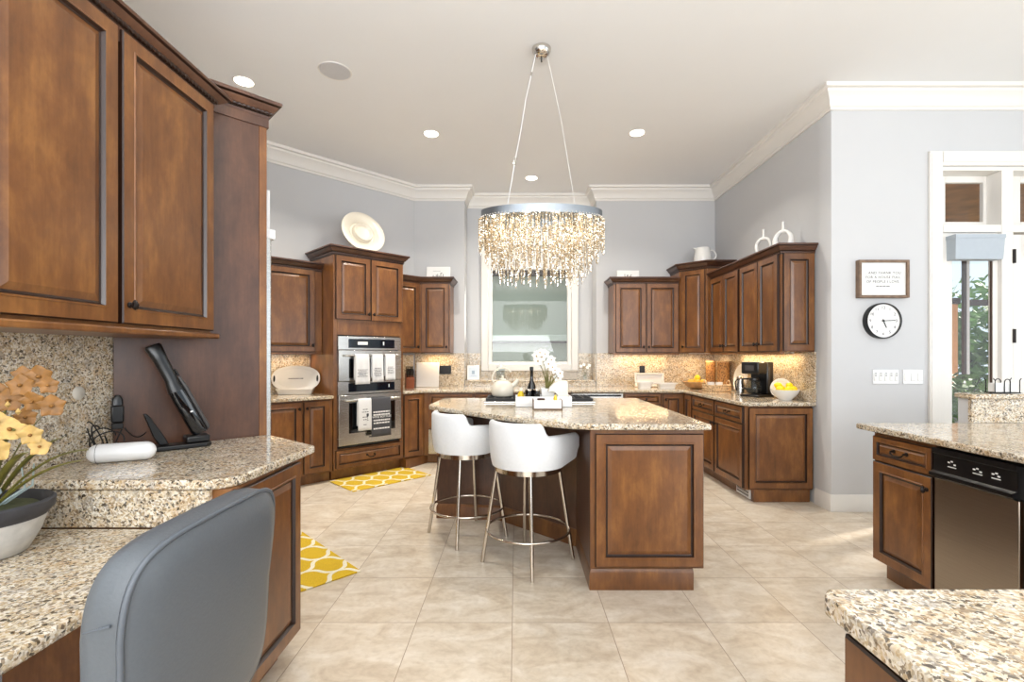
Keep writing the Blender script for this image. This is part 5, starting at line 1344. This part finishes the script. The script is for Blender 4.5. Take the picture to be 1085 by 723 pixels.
# ------------------------------------------------------------------ wall things on the right
def WX(px, y=4.148): return (px-547)*y/507
def WZ(py, y=4.148): return 1.35-(py-377)*y/507
x0, x1, z0, z1 = WX(910.5, 4.10), WX(964, 4.10), WZ(315.5, 4.10), WZ(275.3, 4.10)
t = thing('framed_sign', 'white quote sign in a weathered wood frame above the clock', 'sign', ((x0+x1)/2, 4.147, (z0+z1)/2), 0)
w, h = (x1-x0)/2, (z1-z0)/2
m = MB(); fw = .022
for a_ in ((-w,-w+fw,-h,h),(w-fw,w,-h,h),(-w+fw,w-fw,h-fw,h),(-w+fw,w-fw,-h,-h+fw)): m.box(a_[0],a_[1],-.048,0,a_[2],a_[3])
m.build('frame', FRAMEW, t, bevel=.002)
MB().box(-w+fw,w-fw,-.030,-.022,-h+fw,h-fw).build('panel', PAPER, t)
for s_, z in (('...AND THANK YOU', .052), ('FOR A HOUSE FULL', .014), ('OF PEOPLE I LOVE.', -.024)):
    text_mesh(s_, .031, INK, t, Matrix.Translation((0,-.0306,z)) @ FRONT, spacing=1.12)
m = strokes([.30], .40, 0, .02, .007, random.Random(5)); m.build('small_print', INK, t, loc=(0,-.0308,-.058))
cxx, czz, rr_ = WX(937, 4.10), WZ(340, 4.10), .150
t = thing('wall_clock', 'round white wall clock with deep black rim below the framed sign', 'clock', (cxx, 4.147, czz), 0)
Mc = Matrix.Rotation(R(90),4,'X')
MB().lathe([(rr_+.004,0),(rr_+.004,.045),(rr_,.052),(rr_-.006,.050),(rr_-.006,.036),(rr_-.006,0)], 56, M=Mc, cap0=False, cap1=False).build('rim', BLACK, t, smooth=40)
f = MB().lathe([(rr_-.007,.030),(rr_-.007,.036),(.001,.036)], 56, M=Mc).build('dial', WHITE, t)
for k in range(1, 13):
    b = R(90-30*k); text_mesh(str(k), .036, INK, f, Matrix.Translation((.112*math.cos(b), -.0372, .112*math.sin(b))) @ FRONT, 'numeral')
m = MB(); Mh = lambda b: Matrix.Rotation(R(b),4,'Y')
m.box(-.004,.004,-.041,-.0395,-.015,.065, M=Mh(158)); m.box(-.0032,.0032,-.0435,-.042,-.02,.10, M=Mh(88)); m.lathe([(.008,.0365),(.008,.045),(.001,.046)],16,M=Mc); m.build('hands', BLACK, t)
def switches(xa, xb, n, label, marks):
    cx = (WX(xa)+WX(xb))/2; w = (WX(xb)-WX(xa))/2; t = thing('light_switch', label, 'switch', (cx, 4.147, WZ(399.5)), 0, 'white switch plates')
    MB().box(-w,w,-.008,0,-.062,.062).build('plate', WPLAST, t, bevel=.003); p = 2*w/n
    m = MB(); [m.box(-w+p*(k+.5)-p*.3, -w+p*(k+.5)+p*.3, -.0125,-.0082,-.034,.034) for k in range(n)]; m.build('rocker', WHITE, t, bevel=.002)
    if marks:
        m = MB(); [m.box(-w+p*(k+.5)-.008, -w+p*(k+.5)+.008, -.0134,-.0126,z-.003,z+.003) for k in range(n) for z in (.012,.03)]; m.build('indicator_marks', INK, t)
switches(924, 951.5, 5, 'wider white switch plate with small dark marks below the clock', True)
switches(956, 977, 3, 'narrower white switch plate next to the door casing', False)

# napkin holder on the raised bar
t = thing('napkin_holder', 'black wire holder of white napkins on the raised granite bar', 'napkin holder', (3.10, 3.05, 1.108), 0)
m = MB()
for y in (-.03,.03):
    m.tube([(-.085,y,.006),(.085,y,.006)], .0032, 6)
    for x in (-.078, 0, .078):
        m.tube([(x-.018,y,.006),(x-.018,y,.075)] + [(x+.018*math.cos(b), y, .075+.018*math.sin(b)) for b in [R(180-20*i) for i in range(1,9)]] + [(x+.018,y,.075),(x+.018,y,.006)] if x == 0 else [(x,y,.006),(x,y,.085),(x+(.016 if x<0 else -.016)*-.6,y,.098)], .003, 6)
for x in (-.085,.085): m.tube([(x,-.03,.006),(x,.03,.006)], .0032, 6)
m.build('wire_frame', BLACKM, t)
MB().box(-.072,.072,-.024,.024,.011,.068).build('napkin_stack', PAPER, t, bevel=.003)
